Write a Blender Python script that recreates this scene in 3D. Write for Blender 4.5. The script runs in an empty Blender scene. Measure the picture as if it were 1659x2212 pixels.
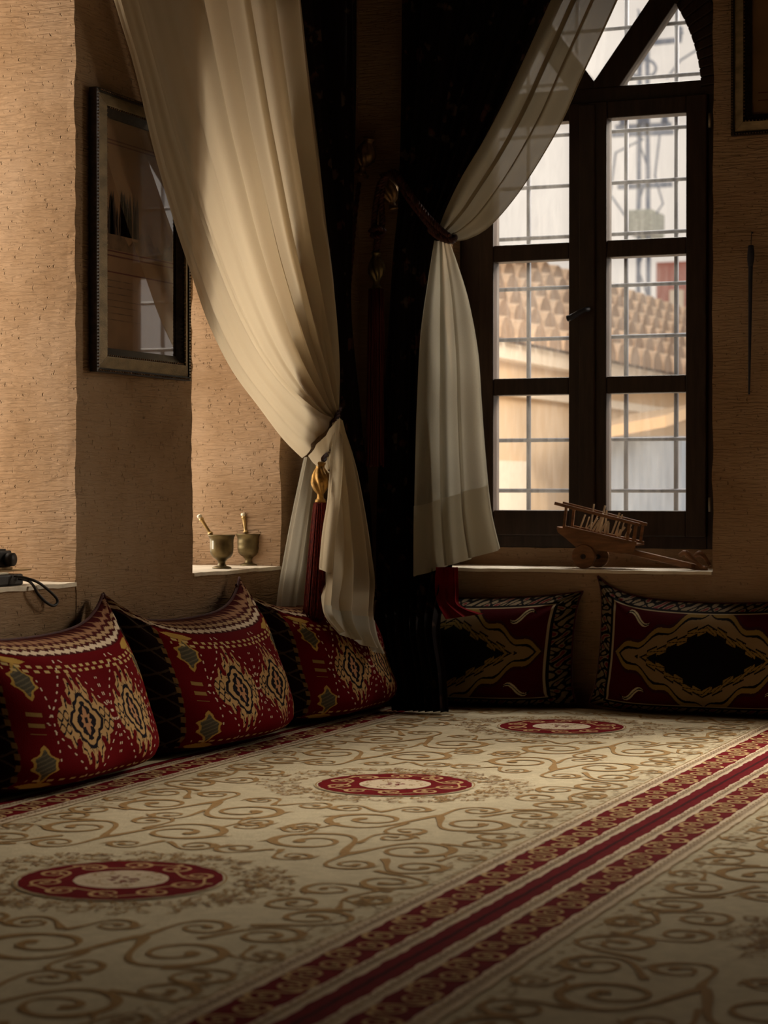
import bpy, math, random
import numpy as np
from mathutils import Vector, Matrix, noise

random.seed(7)
rng = np.random.default_rng(11)
PI = math.pi
SC = bpy.context.scene
COL = SC.collection

# ------------------------------------------------------------------ camera, sky, lights, exposure
FPX, CX, CY = 4500.0, 829.5, 1106.0
CAM = Vector((0.0, 0.0, 0.9))
HEAD, PITCH = math.radians(22.41), math.radians(0.624)
cam_data = bpy.data.cameras.new('camera')
cam = bpy.data.objects.new('camera', cam_data)
COL.objects.link(cam)
cam.location = CAM
cam.rotation_euler = (PI / 2 - PITCH, 0, HEAD)
cam_data.sensor_fit = 'VERTICAL'
cam_data.sensor_height = 36.0
cam_data.sensor_width = 27.0
cam_data.lens = FPX / 2212.0 * 36.0
cam_data.clip_start = 0.05
cam_data.clip_end = 300
cam_data.dof.use_dof = True
cam_data.dof.focus_distance = 7.3
cam_data.dof.aperture_fstop = 4.2
SC.camera = cam

SC.view_settings.view_transform = 'Standard'
SC.view_settings.look = 'None'
SC.view_settings.gamma = 1.0
SC.view_settings.use_curve_mapping = False
SC.view_settings.exposure = 0.0
SC.cycles.use_denoising = True
SC.cycles.max_bounces = 8
SC.cycles.transparent_max_bounces = 16
SC.cycles.sample_clamp_indirect = 4.0

world = bpy.data.worlds.new('sky')
SC.world = world
world.use_nodes = True
bg = world.node_tree.nodes['Background']
bg.inputs['Color'].default_value = (0.84, 0.75, 0.66, 1)
bg.inputs['Strength'].default_value = 1.0


def area(name, loc, direction, sx, sy, watts, color):
    d = bpy.data.lights.new(name, 'AREA')
    d.shape = 'RECTANGLE'
    d.size, d.size_y = sx, sy
    d.energy = watts
    d.color = color
    o = bpy.data.objects.new(name, d)
    COL.objects.link(o)
    o.location = loc
    o.rotation_euler = Vector(direction).to_track_quat('-Z', 'Y').to_euler()
    return o


# daylight entering the windows that the photograph does not show
area('daylight_side_window', (-0.35, 8.72, 1.45), (-0.30, -1, -0.22), 1.1, 1.6, 50, (1.0, 0.86, 0.66))
area('daylight_curtained_window', (-4.05, 7.05, 1.40), (1, 0.0, -0.05), 0.68, 1.5, 17, (1.0, 0.87, 0.70))
area('daylight_near_window', (-4.05, 5.48, 1.65), (1, 0.0, -0.05), 0.68, 2.0, 27, (1.0, 0.86, 0.68))
# bright upper sky in front of the two back windows
area('daylight_high_sky', (-2.4, 10.3, 4.8), (0, -0.42, -1), 4.0, 1.8, 850, (1.0, 0.93, 0.82))
area('daylight_sky_beside', (2.6, 11.4, 4.9), (-4.6, -5.0, -4.0), 4.0, 2.6, 3500, (1.0, 0.90, 0.74))

# ------------------------------------------------------------------ helpers
_f = Vector((-math.sin(HEAD) * math.cos(PITCH), math.cos(HEAD) * math.cos(PITCH), -math.sin(PITCH)))
_r = Vector((math.cos(HEAD), math.sin(HEAD), 0))
_u = _r.cross(_f)


def ray(px, py):
    return _f * FPX + _r * (px - CX) + _u * (CY - py)


def onx(px, py, x):
    d = ray(px, py)
    return CAM + d * ((x - CAM.x) / d.x)


def ony(px, py, y):
    d = ray(px, py)
    return CAM + d * ((y - CAM.y) / d.y)


def lin(r, g, b):
    def c(v):
        v /= 255.0
        return v / 12.92 if v <= 0.04045 else ((v + 0.055) / 1.055) ** 2.4
    return (c(r), c(g), c(b))


class MB:
    """collects verts / faces / material indices for one mesh object"""

    def __init__(self):
        self.v, self.f, self.m = [], [], []

    def add(self, verts, faces, mi=0):
        n = len(self.v)
        self.v.extend([tuple(p) for p in verts])
        for f in faces:
            self.f.append(tuple(i + n for i in f))
            self.m.append(mi)
        return self

    def box(self, x0, x1, y0, y1, z0, z1, mi=0):
        v = [(x, y, z) for x in (x0, x1) for y in (y0, y1) for z in (z0, z1)]
        return self.add(v, [(0, 1, 3, 2), (4, 6, 7, 5), (0, 4, 5, 1), (2, 3, 7, 6), (0, 2, 6, 4), (1, 5, 7, 3)], mi)

    def bar(self, p, q, w, h, up=(0, 0, 1), mi=0):
        """rectangular bar from p to q, w across, h along up"""
        p, q = Vector(p), Vector(q)
        d = (q - p).normalized()
        s = d.cross(Vector(up)).normalized() * (w / 2)
        t = s.cross(d).normalized() * (h / 2)
        v = []
        for c in (p, q):
            v += [c - s - t, c + s - t, c + s + t, c - s + t]
        return self.add(v, [(3, 2, 1, 0), (4, 5, 6, 7), (0, 1, 5, 4), (1, 2, 6, 5), (2, 3, 7, 6), (3, 0, 4, 7)], mi)

    def tube(self, path, rad, n=10, mi=0, cap=True):
        path = [Vector(p) for p in path]
        m = len(path)
        rr = rad if callable(rad) else (lambda s: rad)
        ref = Vector((0.13, 0.21, 0.97))
        rings = []
        for i, p in enumerate(path):
            t = (path[min(i + 1, m - 1)] - path[max(i - 1, 0)]).normalized()
            if abs(t.dot(ref)) > 0.98:
                ref = Vector((0.9, 0.3, 0.1))
            a = t.cross(ref).normalized()
            b = t.cross(a).normalized()
            ref = (ref - t * ref.dot(t)).normalized() if abs(t.dot(ref)) < 0.98 else ref
            r = rr(i / (m - 1))
            rings.append([p + a * (r * math.cos(2 * PI * k / n)) + b * (r * math.sin(2 * PI * k / n)) for k in range(n)])
        v = [p for ring in rings for p in ring]
        f = []
        for i in range(m - 1):
            for k in range(n):
                k2 = (k + 1) % n
                f.append((i * n + k, i * n + k2, (i + 1) * n + k2, (i + 1) * n + k))
        if cap:
            f.append(tuple(reversed(range(n))))
            f.append(tuple((m - 1) * n + k for k in range(n)))
        return self.add(v, f, mi)

    def lathe(self, prof, n=32, mat=None, mi=0, wob=None):
        """profile [(radius, height)] spun round the local z axis"""
        v, f = [], []
        for r, z in prof:
            for k in range(n):
                a = 2 * PI * k / n
                rr = r * (wob(a, z) if wob else 1.0)
                v.append(Vector((rr * math.cos(a), rr * math.sin(a), z)))
        if mat is not None:
            v = [mat @ p for p in v]
        for i in range(len(prof) - 1):
            for k in range(n):
                k2 = (k + 1) % n
                f.append((i * n + k, i * n + k2, (i + 1) * n + k2, (i + 1) * n + k))
        f.append(tuple(reversed(range(n))))
        f.append(tuple((len(prof) - 1) * n + k for k in range(n)))
        return self.add(v, f, mi)

    def prism(self, poly, to3, d0, d1, mi=0):
        """closed 2-D polygon extruded from depth d0 to d1; to3(a, b, d) -> 3-D"""
        n = len(poly)
        v = [to3(a, b, d0) for a, b in poly] + [to3(a, b, d1) for a, b in poly]
        f = [tuple(range(n)), tuple(reversed(range(n, 2 * n)))]
        for i in range(n):
            j = (i + 1) % n
            f.append((i, i + n, j + n, j))
        return self.add(v, f, mi)

    def build(self, name, mats, parent=None, smooth=False, bevel=0.0, kind=None):
        me = bpy.data.meshes.new(name)
        me.from_pydata(self.v, [], self.f)
        mats = mats if isinstance(mats, (list, tuple)) else [mats]
        for m in mats:
            me.materials.append(m)
        if len(mats) > 1:
            me.polygons.foreach_set('material_index', self.m)
        if smooth:
            me.polygons.foreach_set('use_smooth', [True] * len(me.polygons))
        me.update()
        o = bpy.data.objects.new(name, me)
        COL.objects.link(o)
        if bevel:
            b = o.modifiers.new('bevel', 'BEVEL')
            b.width = bevel
            b.segments = 2
            b.limit_method = 'ANGLE'
        if parent is not None:
            o.parent = parent
            o.matrix_parent_inverse = Matrix.Translation(-parent.location) if parent.rotation_euler.to_matrix().is_orthogonal and parent.rotation_euler[:] == (0, 0, 0) else parent.matrix_basis.inverted()
        if kind:
            o['kind'] = kind
        return o


def tag(o, label=None, cat=None, group=None, kind=None):
    if label:
        o['label'] = label
    if cat:
        o['category'] = cat
    if group:
        o['group'] = group
    if kind:
        o['kind'] = kind
    return o


def empty(name, loc, label, cat, group=None):
    o = bpy.data.objects.new(name, None)
    o.empty_display_size = 0.05
    COL.objects.link(o)
    o.location = loc
    return tag(o, label, cat, group)


def copy_tree(o, parent=None):
    c = o.copy()
    COL.objects.link(c)
    if parent is not None:
        c.parent = parent
    for ch in list(o.children):
        copy_tree(ch, c)
    return c


# ------------------------------------------------------------------ materials
def new_mat(name):
    m = bpy.data.materials.new(name)
    m.use_nodes = True
    nt = m.node_tree
    return m, nt, nt.nodes, nt.links, nt.nodes['Principled BSDF']


def plain(name, col, rough=0.6, metal=0.0, vary=0.25, scale=20.0, bump=0.0, bscale=80.0, stretch=(1, 1, 1), spec=0.3, sheen=0.0):
    m, nt, N, L, p = new_mat(name)
    tc = N.new('ShaderNodeTexCoord')
    mp = N.new('ShaderNodeMapping')
    mp.inputs['Scale'].default_value = stretch
    L.new(tc.outputs['Object'], mp.inputs['Vector'])
    nz = N.new('ShaderNodeTexNoise')
    nz.inputs['Scale'].default_value = scale
    nz.inputs['Detail'].default_value = 5
    L.new(mp.outputs['Vector'], nz.inputs['Vector'])
    rp = N.new('ShaderNodeValToRGB')
    rp.color_ramp.elements[0].position = 0.3
    rp.color_ramp.elements[1].position = 0.7
    rp.color_ramp.elements[0].color = (*[c * (1 - vary) for c in col], 1)
    rp.color_ramp.elements[1].color = (*[min(1, c * (1 + vary)) for c in col], 1)
    L.new(nz.outputs['Fac'], rp.inputs['Fac'])
    L.new(rp.outputs['Color'], p.inputs['Base Color'])
    p.inputs['Roughness'].default_value = rough
    p.inputs['Metallic'].default_value = metal
    p.inputs['Specular IOR Level'].default_value = spec
    if sheen:
        p.inputs['Sheen Weight'].default_value = sheen
    if bump:
        n2 = N.new('ShaderNodeTexNoise')
        n2.inputs['Scale'].default_value = bscale
        n2.inputs['Detail'].default_value = 4
        L.new(mp.outputs['Vector'], n2.inputs['Vector'])
        bp = N.new('ShaderNodeBump')
        bp.inputs['Strength'].default_value = bump
        bp.inputs['Distance'].default_value = 0.004
        L.new(n2.outputs['Fac'], bp.inputs['Height'])
        L.new(bp.outputs['Normal'], p.inputs['Normal'])
    return m


def stone(name, c0, c1, c2):
    """limestone dressed with a claw chisel: colour patches, horizontal tooling, pits"""
    m, nt, N, L, p = new_mat(name)
    tc = N.new('ShaderNodeTexCoord')
    big = N.new('ShaderNodeTexNoise')
    big.inputs['Scale'].default_value = 2.2
    big.inputs['Detail'].default_value = 6
    big.inputs['Roughness'].default_value = 0.62
    L.new(tc.outputs['Object'], big.inputs['Vector'])
    rp = N.new('ShaderNodeValToRGB')
    e = rp.color_ramp.elements
    e[0].position, e[0].color = 0.30, (*c0, 1)
    e[1].position, e[1].color = 0.72, (*c2, 1)
    mid = e.new(0.5)
    mid.color = (*c1, 1)
    L.new(big.outputs['Fac'], rp.inputs['Fac'])
    mp = N.new('ShaderNodeMapping')
    mp.inputs['Scale'].default_value = (13, 13, 120)
    L.new(tc.outputs['Object'], mp.inputs['Vector'])
    tool = N.new('ShaderNodeTexNoise')
    tool.inputs['Scale'].default_value = 1.0
    tool.inputs['Detail'].default_value = 3
    tool.inputs['Distortion'].default_value = 0.6
    L.new(mp.outputs['Vector'], tool.inputs['Vector'])
    mp2 = N.new('ShaderNodeMapping')
    mp2.inputs['Scale'].default_value = (75, 75, 60)
    L.new(tc.outputs['Object'], mp2.inputs['Vector'])
    pit = N.new('ShaderNodeTexNoise')
    pit.inputs['Scale'].default_value = 1.0
    pit.inputs['Detail'].default_value = 2
    L.new(mp2.outputs['Vector'], pit.inputs['Vector'])
    pr = N.new('ShaderNodeMapRange')
    pr.inputs['From Min'].default_value = 0.24
    pr.inputs['From Max'].default_value = 0.36
    L.new(pit.outputs['Fac'], pr.inputs['Value'])
    mul = N.new('ShaderNodeMath')
    mul.operation = 'MULTIPLY_ADD'
    mul.inputs[1].default_value = 0.55
    L.new(pr.outputs['Result'], mul.inputs[0])
    L.new(tool.outputs['Fac'], mul.inputs[2])
    bp = N.new('ShaderNodeBump')
    bp.inputs['Strength'].default_value = 1.0
    bp.inputs['Distance'].default_value = 0.010
    L.new(mul.outputs['Value'], bp.inputs['Height'])
    L.new(bp.outputs['Normal'], p.inputs['Normal'])
    mx = N.new('ShaderNodeMix')
    mx.data_type = 'RGBA'
    mx.blend_type = 'MULTIPLY'
    mx.inputs['Factor'].default_value = 0.14
    L.new(rp.outputs['Color'], mx.inputs['A'])
    L.new(pr.outputs['Result'], mx.inputs['B'])
    L.new(mx.outputs['Result'], p.inputs['Base Color'])
    p.inputs['Roughness'].default_value = 0.92
    p.inputs['Specular IOR Level'].default_value = 0.15
    return m


def cloth_attr(name, rough=0.85, bump=0.35):
    """woven cloth whose colours were set thread by thread in the mesh"""
    m, nt, N, L, p = new_mat(name)
    a = N.new('ShaderNodeAttribute')
    a.attribute_name = 'weave'
    L.new(a.outputs['Color'], p.inputs['Base Color'])
    p.inputs['Roughness'].default_value = rough
    p.inputs['Specular IOR Level'].default_value = 0.04
    tc = N.new('ShaderNodeTexCoord')
    nz = N.new('ShaderNodeTexNoise')
    nz.inputs['Scale'].default_value = 260
    L.new(tc.outputs['Object'], nz.inputs['Vector'])
    bp = N.new('ShaderNodeBump')
    bp.inputs['Strength'].default_value = bump
    bp.inputs['Distance'].default_value = 0.002
    L.new(nz.outputs['Fac'], bp.inputs['Height'])
    L.new(bp.outputs['Normal'], p.inputs['Normal'])
    return m


def sheer(name, col, see=0.16, trans=0.55):
    m, nt, N, L, p = new_mat(name)
    N.remove(p)
    out = N['Material Output']
    df = N.new('ShaderNodeBsdfDiffuse')
    df.inputs['Color'].default_value = (*col, 1)
    tl = N.new('ShaderNodeBsdfTranslucent')
    tl.inputs['Color'].default_value = (*col, 1)
    tp = N.new('ShaderNodeBsdfTransparent')
    a = N.new('ShaderNodeMixShader')
    a.inputs[0].default_value = trans
    L.new(df.outputs[0], a.inputs[1])
    L.new(tl.outputs[0], a.inputs[2])
    b = N.new('ShaderNodeMixShader')
    tc = N.new('ShaderNodeTexCoord')
    nz = N.new('ShaderNodeTexNoise')
    nz.inputs['Scale'].default_value = 420
    L.new(tc.outputs['Object'], nz.inputs['Vector'])
    mr = N.new('ShaderNodeMapRange')
    mr.inputs['To Min'].default_value = see * 0.5
    mr.inputs['To Max'].default_value = see * 1.5
    L.new(nz.outputs['Fac'], mr.inputs['Value'])
    L.new(mr.outputs['Result'], b.inputs[0])
    L.new(a.outputs[0], b.inputs[1])
    L.new(tp.outputs[0], b.inputs[2])
    L.new(b.outputs[0], out.inputs['Surface'])
    return m


def glass(name, tint=(1, 1, 1), refl=1.0, haze=0.0):
    m, nt, N, L, p = new_mat(name)
    N.remove(p)
    out = N['Material Output']
    tp = N.new('ShaderNodeBsdfTransparent')
    tp.inputs['Color'].default_value = (*tint, 1)
    gl = N.new('ShaderNodeBsdfGlossy')
    gl.inputs['Roughness'].default_value = 0.02
    lw = N.new('ShaderNodeLayerWeight')
    lw.inputs['Blend'].default_value = 0.5
    pw = N.new('ShaderNodeMath')
    pw.operation = 'POWER'
    pw.inputs[1].default_value = 5.0
    L.new(lw.outputs['Facing'], pw.inputs[0])
    mu = N.new('ShaderNodeMath')
    mu.operation = 'MULTIPLY_ADD'
    mu.use_clamp = True
    mu.inputs[1].default_value = 0.9 * refl
    mu.inputs[2].default_value = 0.045 * refl
    L.new(pw.outputs[0], mu.inputs[0])
    mx = N.new('ShaderNodeMixShader')
    L.new(mu.outputs[0], mx.inputs[0])
    L.new(tp.outputs[0], mx.inputs[1])
    L.new(gl.outputs[0], mx.inputs[2])
    last = mx
    if haze:
        # dusty film: streaky dirt that scatters daylight
        tl = N.new('ShaderNodeBsdfTranslucent')
        tl.inputs['Color'].default_value = (0.8, 0.78, 0.75, 1)
        tc = N.new('ShaderNodeTexCoord')
        mp = N.new('ShaderNodeMapping')
        mp.inputs['Scale'].default_value = (60, 60, 9)
        L.new(tc.outputs['Object'], mp.inputs['Vector'])
        nz = N.new('ShaderNodeTexNoise')
        nz.inputs['Scale'].default_value = 1.0
        nz.inputs['Detail'].default_value = 6
        L.new(mp.outputs['Vector'], nz.inputs['Vector'])
        mr = N.new('ShaderNodeMapRange')
        mr.inputs['From Min'].default_value = 0.3
        mr.inputs['From Max'].default_value = 0.7
        mr.inputs['To Min'].default_value = haze * 0.6
        mr.inputs['To Max'].default_value = haze * 1.4
        L.new(nz.outputs['Fac'], mr.inputs['Value'])
        m2 = N.new('ShaderNodeMixShader')
        L.new(mr.outputs['Result'], m2.inputs[0])
        L.new(mx.outputs[0], m2.inputs[1])
        L.new(tl.outputs[0], m2.inputs[2])
        last = m2
    L.new(last.outputs[0], out.inputs['Surface'])
    return m


M = {}
M['stone'] = stone('tooled_limestone', (0.24, 0.145, 0.076), (0.33, 0.216, 0.128), (0.385, 0.270, 0.178))
M['sill'] = plain('lit_sill_stone', (0.72, 0.64, 0.52), 0.8, vary=0.12, scale=14, bump=0.3)  # window light on the sills put into this paler stone colour
M['ceil'] = plain('ceiling_wood', (0.05, 0.03, 0.018), 0.7, vary=0.3)
M['floorwood'] = plain('floor_boards', (0.10, 0.06, 0.03), 0.7, vary=0.3, stretch=(1, 0.1, 1))
M['frame'] = plain('dark_stained_wood', (0.030, 0.017, 0.012), 0.45, vary=0.35, scale=9, stretch=(6, 6, 0.7), bump=0.15, bscale=30)
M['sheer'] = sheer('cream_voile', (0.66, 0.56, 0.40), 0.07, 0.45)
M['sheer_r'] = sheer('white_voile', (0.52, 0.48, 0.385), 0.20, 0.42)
M['sheer_d'] = sheer('folded_voile_shaded', (0.34, 0.29, 0.205), 0.05, 0.20)  # upper panel: dimmer backlight through doubled cloth put into a darker colour
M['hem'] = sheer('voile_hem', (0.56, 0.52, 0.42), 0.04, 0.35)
M['gold'] = plain('aged_gilding', (0.33, 0.18, 0.045), 0.42, metal=0.6, vary=0.5, scale=40, bump=0.3, bscale=60)
M['bronze'] = plain('dark_bronze_finish', (0.19, 0.115, 0.06), 0.4, metal=0.7, vary=0.5, scale=30)
M['redfringe'] = plain('wine_red_thread', (0.085, 0.008, 0.003), 0.7, vary=0.75, scale=260, stretch=(1, 1, 0.03), bump=0.6, bscale=400, spec=0.1)
M['darkfringe'] = plain('maroon_thread', (0.085, 0.012, 0.010), 0.7, vary=0.5, scale=160, stretch=(1, 1, 0.05), bump=0.6, bscale=400)
M['rope'] = plain('wine_and_gold_cord', (0.045, 0.012, 0.008), 0.6, vary=0.7, scale=45)
M['brass'] = plain('tarnished_brass', (0.15, 0.115, 0.055), 0.42, metal=0.8, vary=0.35, scale=25, bump=0.12)
M['pestle'] = plain('polished_brass', (0.55, 0.38, 0.16), 0.35, metal=0.55, vary=0.3, scale=25)
M['pestletop'] = plain('worn_bright_tip', (0.80, 0.74, 0.58), 0.45, metal=0.2, vary=0.1)
M['sticker'] = plain('paper_sticker', (0.75, 0.78, 0.72), 0.6, vary=0.04)
M['cartwood'] = plain('brown_wood', (0.19, 0.085, 0.035), 0.55, vary=0.4, scale=12, stretch=(1, 1, 5), bump=0.15)
M['palewood'] = plain('pale_wood', (0.62, 0.50, 0.36), 0.6, vary=0.25, scale=30)
M['black'] = plain('black_leatherette', (0.012, 0.009, 0.008), 0.5, vary=0.3, scale=60, bump=0.2, bscale=300)
M['paper'] = plain('cream_paper', (0.75, 0.68, 0.52), 0.7, vary=0.05)
M['kraft'] = plain('tan_card', (0.30, 0.19, 0.08), 0.7, vary=0.1)
M['iron'] = plain('painted_iron', (0.020, 0.022, 0.036), 0.6, vary=0.3)
M['pane'] = glass('dusty_window_glass', (0.97, 0.97, 0.97), 0.8, 0.03)
M['picglass'] = glass('picture_glass', (0.95, 0.93, 0.9), 2.2)
M['picframe'] = plain('antique_silver_gilt', (0.24, 0.18, 0.10), 0.45, metal=0.25, vary=0.3, scale=18, bump=0.25, bscale=120, stretch=(1, 1, 2))
M['picdark'] = plain('dark_moulding', (0.022, 0.016, 0.012), 0.3, metal=0.4, vary=0.5, scale=60)
M['steel'] = plain('dull_steel', (0.30, 0.27, 0.22), 0.4, metal=0.7, vary=0.2)
M['redcloth'] = plain('red_cotton', (0.13, 0.004, 0.005), 0.9, vary=0.25, scale=14, spec=0.05)
M['cush'] = cloth_attr('kilim_weave')
M['trim'] = plain('maroon_velvet', (0.06, 0.004, 0.005), 0.8, vary=0.4, scale=40, sheen=0.3)


def floral(name):
    """near-black curtain brocade with sparse dull flowers"""
    m, nt, N, L, p = new_mat(name)
    tc = N.new('ShaderNodeTexCoord')
    nz = N.new('ShaderNodeTexNoise')
    nz.inputs['Scale'].default_value = 9
    nz.inputs['Detail'].default_value = 2
    L.new(tc.outputs['Object'], nz.inputs['Vector'])
    vo = N.new('ShaderNodeTexVoronoi')
    vo.inputs['Scale'].default_value = 15
    dn = N.new('ShaderNodeTexNoise')
    dn.inputs['Scale'].default_value = 38
    L.new(tc.outputs['Object'], dn.inputs['Vector'])
    va = N.new('ShaderNodeVectorMath')
    va.operation = 'MULTIPLY_ADD'
    va.inputs[1].default_value = (0.05, 0.05, 0.05)
    L.new(dn.outputs['Color'], va.inputs[0])
    L.new(tc.outputs['Object'], va.inputs[2])
    L.new(va.outputs[0], vo.inputs['Vector'])
    r1 = N.new('ShaderNodeMapRange')
    r1.inputs['From Min'].default_value = 0.40
    r1.inputs['From Max'].default_value = 0.28
    L.new(vo.outputs['Distance'], r1.inputs['Value'])
    r2 = N.new('ShaderNodeMapRange')
    r2.inputs['From Min'].default_value = 0.52
    r2.inputs['From Max'].default_value = 0.60
    L.new(nz.outputs['Fac'], r2.inputs['Value'])
    mu = N.new('ShaderNodeMath')
    mu.operation = 'MULTIPLY'
    L.new(r1.outputs[0], mu.inputs[0])
    L.new(r2.outputs[0], mu.inputs[1])
    hs = N.new('ShaderNodeMix')
    hs.data_type = 'RGBA'
    hs.inputs['A'].default_value = (0.085, 0.065, 0.042, 1)
    hs.inputs['B'].default_value = (0.055, 0.012, 0.010, 1)
    L.new(vo.outputs['Color'], hs.inputs['Factor'])
    mx = N.new('ShaderNodeMix')
    mx.data_type = 'RGBA'
    mx.inputs['A'].default_value = (0.010, 0.006, 0.006, 1)
    L.new(mu.outputs[0], mx.inputs['Factor'])
    L.new(hs.outputs['Result'], mx.inputs['B'])
    L.new(mx.outputs['Result'], p.inputs['Base Color'])
    p.inputs['Roughness'].default_value = 0.9
    p.inputs['Specular IOR Level'].default_value = 0.1
    return m


M['drape'] = floral('black_floral_brocade')

# carpet materials: carved pile
M['c_field'] = plain('ivory_pile', (0.54, 0.46, 0.315), 0.95, vary=0.10, scale=35, bump=0.5, bscale=140, spec=0.05)
M['c_tan'] = plain('tan_pile', (0.33, 0.20, 0.085), 0.95, vary=0.14, scale=60, bump=0.5, bscale=160, spec=0.05)
M['c_red'] = plain('crimson_pile', (0.135, 0.003, 0.006), 0.95, vary=0.22, scale=50, bump=0.5, bscale=160, spec=0.05)
M['c_white'] = plain('cream_pile', (0.60, 0.48, 0.34), 0.95, vary=0.10, scale=60, bump=0.5, bscale=160, spec=0.05)
M['c_brown'] = plain('umber_pile', (0.25, 0.15, 0.085), 0.95, vary=0.25, scale=90, bump=0.5, bscale=160, spec=0.05)
M['c_gold'] = plain('straw_pile', (0.50, 0.31, 0.15), 0.95, vary=0.15, scale=60, bump=0.5, bscale=160, spec=0.05)
M['c_seam'] = plain('dark_seam_pile', (0.045, 0.002, 0.003), 0.95, vary=0.2, spec=0.05)  # dark crimson line where two carpet widths join

# ------------------------------------------------------------------ room shell
WX, WY = -3.5, 8.2          # faces of the left and the back wall


def rough_box(mb, x0, x1, y0, y1, z0, z1, res=0.045, amp=0.006, mi=0):
    """a stone block: every face a grid, its points pushed about by noise so that arrises come out chipped"""
    def axis(a, b):
        n = max(1, int(math.ceil((b - a) / res)))
        return [a + (b - a) * i / n for i in range(n + 1)]
    X, Y, Z = axis(x0, x1), axis(y0, y1), axis(z0, z1)

    def disp(p):
        v = Vector(p)
        on = sum(1 for k, (a, b) in enumerate(((x0, x1), (y0, y1), (z0, z1))) if abs(p[k] - a) < 1e-6 or abs(p[k] - b) < 1e-6)
        k = amp * (1.0 if on > 1 else 0.22)
        return v + noise.noise_vector(v * 9.0) * k + noise.noise_vector(v * 31.0) * (k * 0.6)

    def grid(A, B, fn, flip):
        na, nb = len(A), len(B)
        vs = [disp(fn(a, b)) for a in A for b in B]
        fs = []
        for i in range(na - 1):
            for j in range(nb - 1):
                q = (i * nb + j, (i + 1) * nb + j, (i + 1) * nb + j + 1, i * nb + j + 1)
                fs.append(q[::-1] if flip else q)
        mb.add(vs, fs, mi)
    grid(Y, Z, lambda a, b: (x1, a, b), False)
    grid(Y, Z, lambda a, b: (x0, a, b), True)
    grid(X, Z, lambda a, b: (a, y0, b), False)
    grid(X, Z, lambda a, b: (a, y1, b), True)
    grid(X, Y, lambda a, b: (a, b, z1), False)
    grid(X, Y, lambda a, b: (a, b, z0), True)


H = 3.7
N1A, N1B = 5.10, 5.866      # near left niche
N2A, N2B = 6.675, 7.42      # curtained left niche
SILL_L, SILL_B = 0.598, 0.57
wl = MB()
wl.box(-4.3, WX, -2.2, 4.2, 0, H)
rough_box(wl, -4.1, WX, 4.2, N1A, 0, H, 0.12)
rough_box(wl, -4.1, WX, N1B, N2A, 0, 2.75, 0.03)
rough_box(wl, -4.1, WX, N2B, 8.9, 0, 2.95, 0.06)
rough_box(wl, -4.1, WX - 0.002, N1A, N1B, 0, SILL_L - 0.012, 0.035, 0.004)
rough_box(wl, -4.1, WX - 0.002, N2A + 0.004, N2B, 0, SILL_L - 0.012, 0.035, 0.004)
wl.box(-4.3, WX, 4.2, 8.9, 2.75, H)
wl.build('wall_left', M['stone'], kind='structure')

s = MB()
rough_box(s, -4.08, WX + 0.006, N1A + 0.004, N1B - 0.004, SILL_L - 0.013, SILL_L, 0.03, 0.003)
s.build('trim_1', M['sill'], kind='structure')
s = MB()
rough_box(s, -4.08, WX + 0.006, N2A + 0.004, N2B - 0.004, SILL_L - 0.013, SILL_L, 0.03, 0.003)
s.build('trim_2', M['sill'], kind='structure')

BX0, BX1, BY = -3.18, -1.961, 8.58      # back window niche, its window plane
XC = -2.57
wb = MB()
rough_box(wb, -4.1, BX0, WY, 8.95, 0, H, 0.07)
rough_box(wb, BX1, -0.95, WY, 8.95, 0, H, 0.045, 0.005)
rough_box(wb, BX0, BX1, WY, 8.95, 0, SILL_B - 0.012, 0.045, 0.005)
rough_box(wb, BX0, BX1, BY, 8.95, SILL_B - 0.02, 0.648, 0.05, 0.003)
wb.box(-0.95, 0.25, WY, 8.95, 0, 0.6)
wb.box(-0.95, 0.25, WY, 8.95, 3.15, H)
wb.box(0.25, 2.9, WY, 8.95, 0, H)
wb.box(BX0, BX1, WY, BY, 3.5, H)
# spandrels over the pointed arch
AC, AR, AZ = -0.27, 0.737, 2.55      # arch centre offset, inner radius, springing


def arch(r_off, n=24):
    """right half of a pointed arch as (dx, z), springing to apex"""
    r = AR + r_off
    top = math.acos(min(1, -AC / r))
    return [(AC + r * math.cos(top * i / n), AZ + r * math.sin(top * i / n)) for i in range(n + 1)]


for sgn in (1, -1):
    pts = arch(0.125)
    for (a0, b0), (a1, b1) in zip(pts[:-1], pts[1:]):
        v = [(XC + sgn * a0, BY + 0.03, b0), (XC + sgn * a1, BY + 0.03, b1), (XC + sgn * a1, BY + 0.03, H), (XC + sgn * a0, BY + 0.03, H)]
        v += [(x, 8.95, z) for x, y, z in v]
        wb.add(v, [(0, 1, 2, 3), (0, 4, 5, 1)])
    e = pts[0][0]
    wb.box(min(XC + sgn * e, XC + sgn * 0.63), max(XC + sgn * e, XC + sgn * 0.63), BY + 0.03, 8.95, AZ, H)
wb.build('wall_back', M['stone'], kind='structure')
s = MB()
rough_box(s, BX0 + 0.003, BX1 - 0.003, WY - 0.006, BY, SILL_B - 0.013, SILL_B, 0.03, 0.003)
s.build('trim_3', M['sill'], kind='structure')

MB().box(2.6, 2.9, -2.2, 8.95, 0, H).build('wall_right', M['ceil'], kind='structure')
MB().box(-4.3, 2.9, -2.5, -2.2, 0, H).build('wall_front', M['ceil'], kind='structure')
MB().box(-4.3, 2.9, -2.5, 8.95, H, H + 0.1).build('ceiling', M['ceil'], kind='structure')
MB().box(-4.3, 2.9, -2.5, 8.95, -0.12, 0).build('floor', M['floorwood'], kind='structure')

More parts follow.
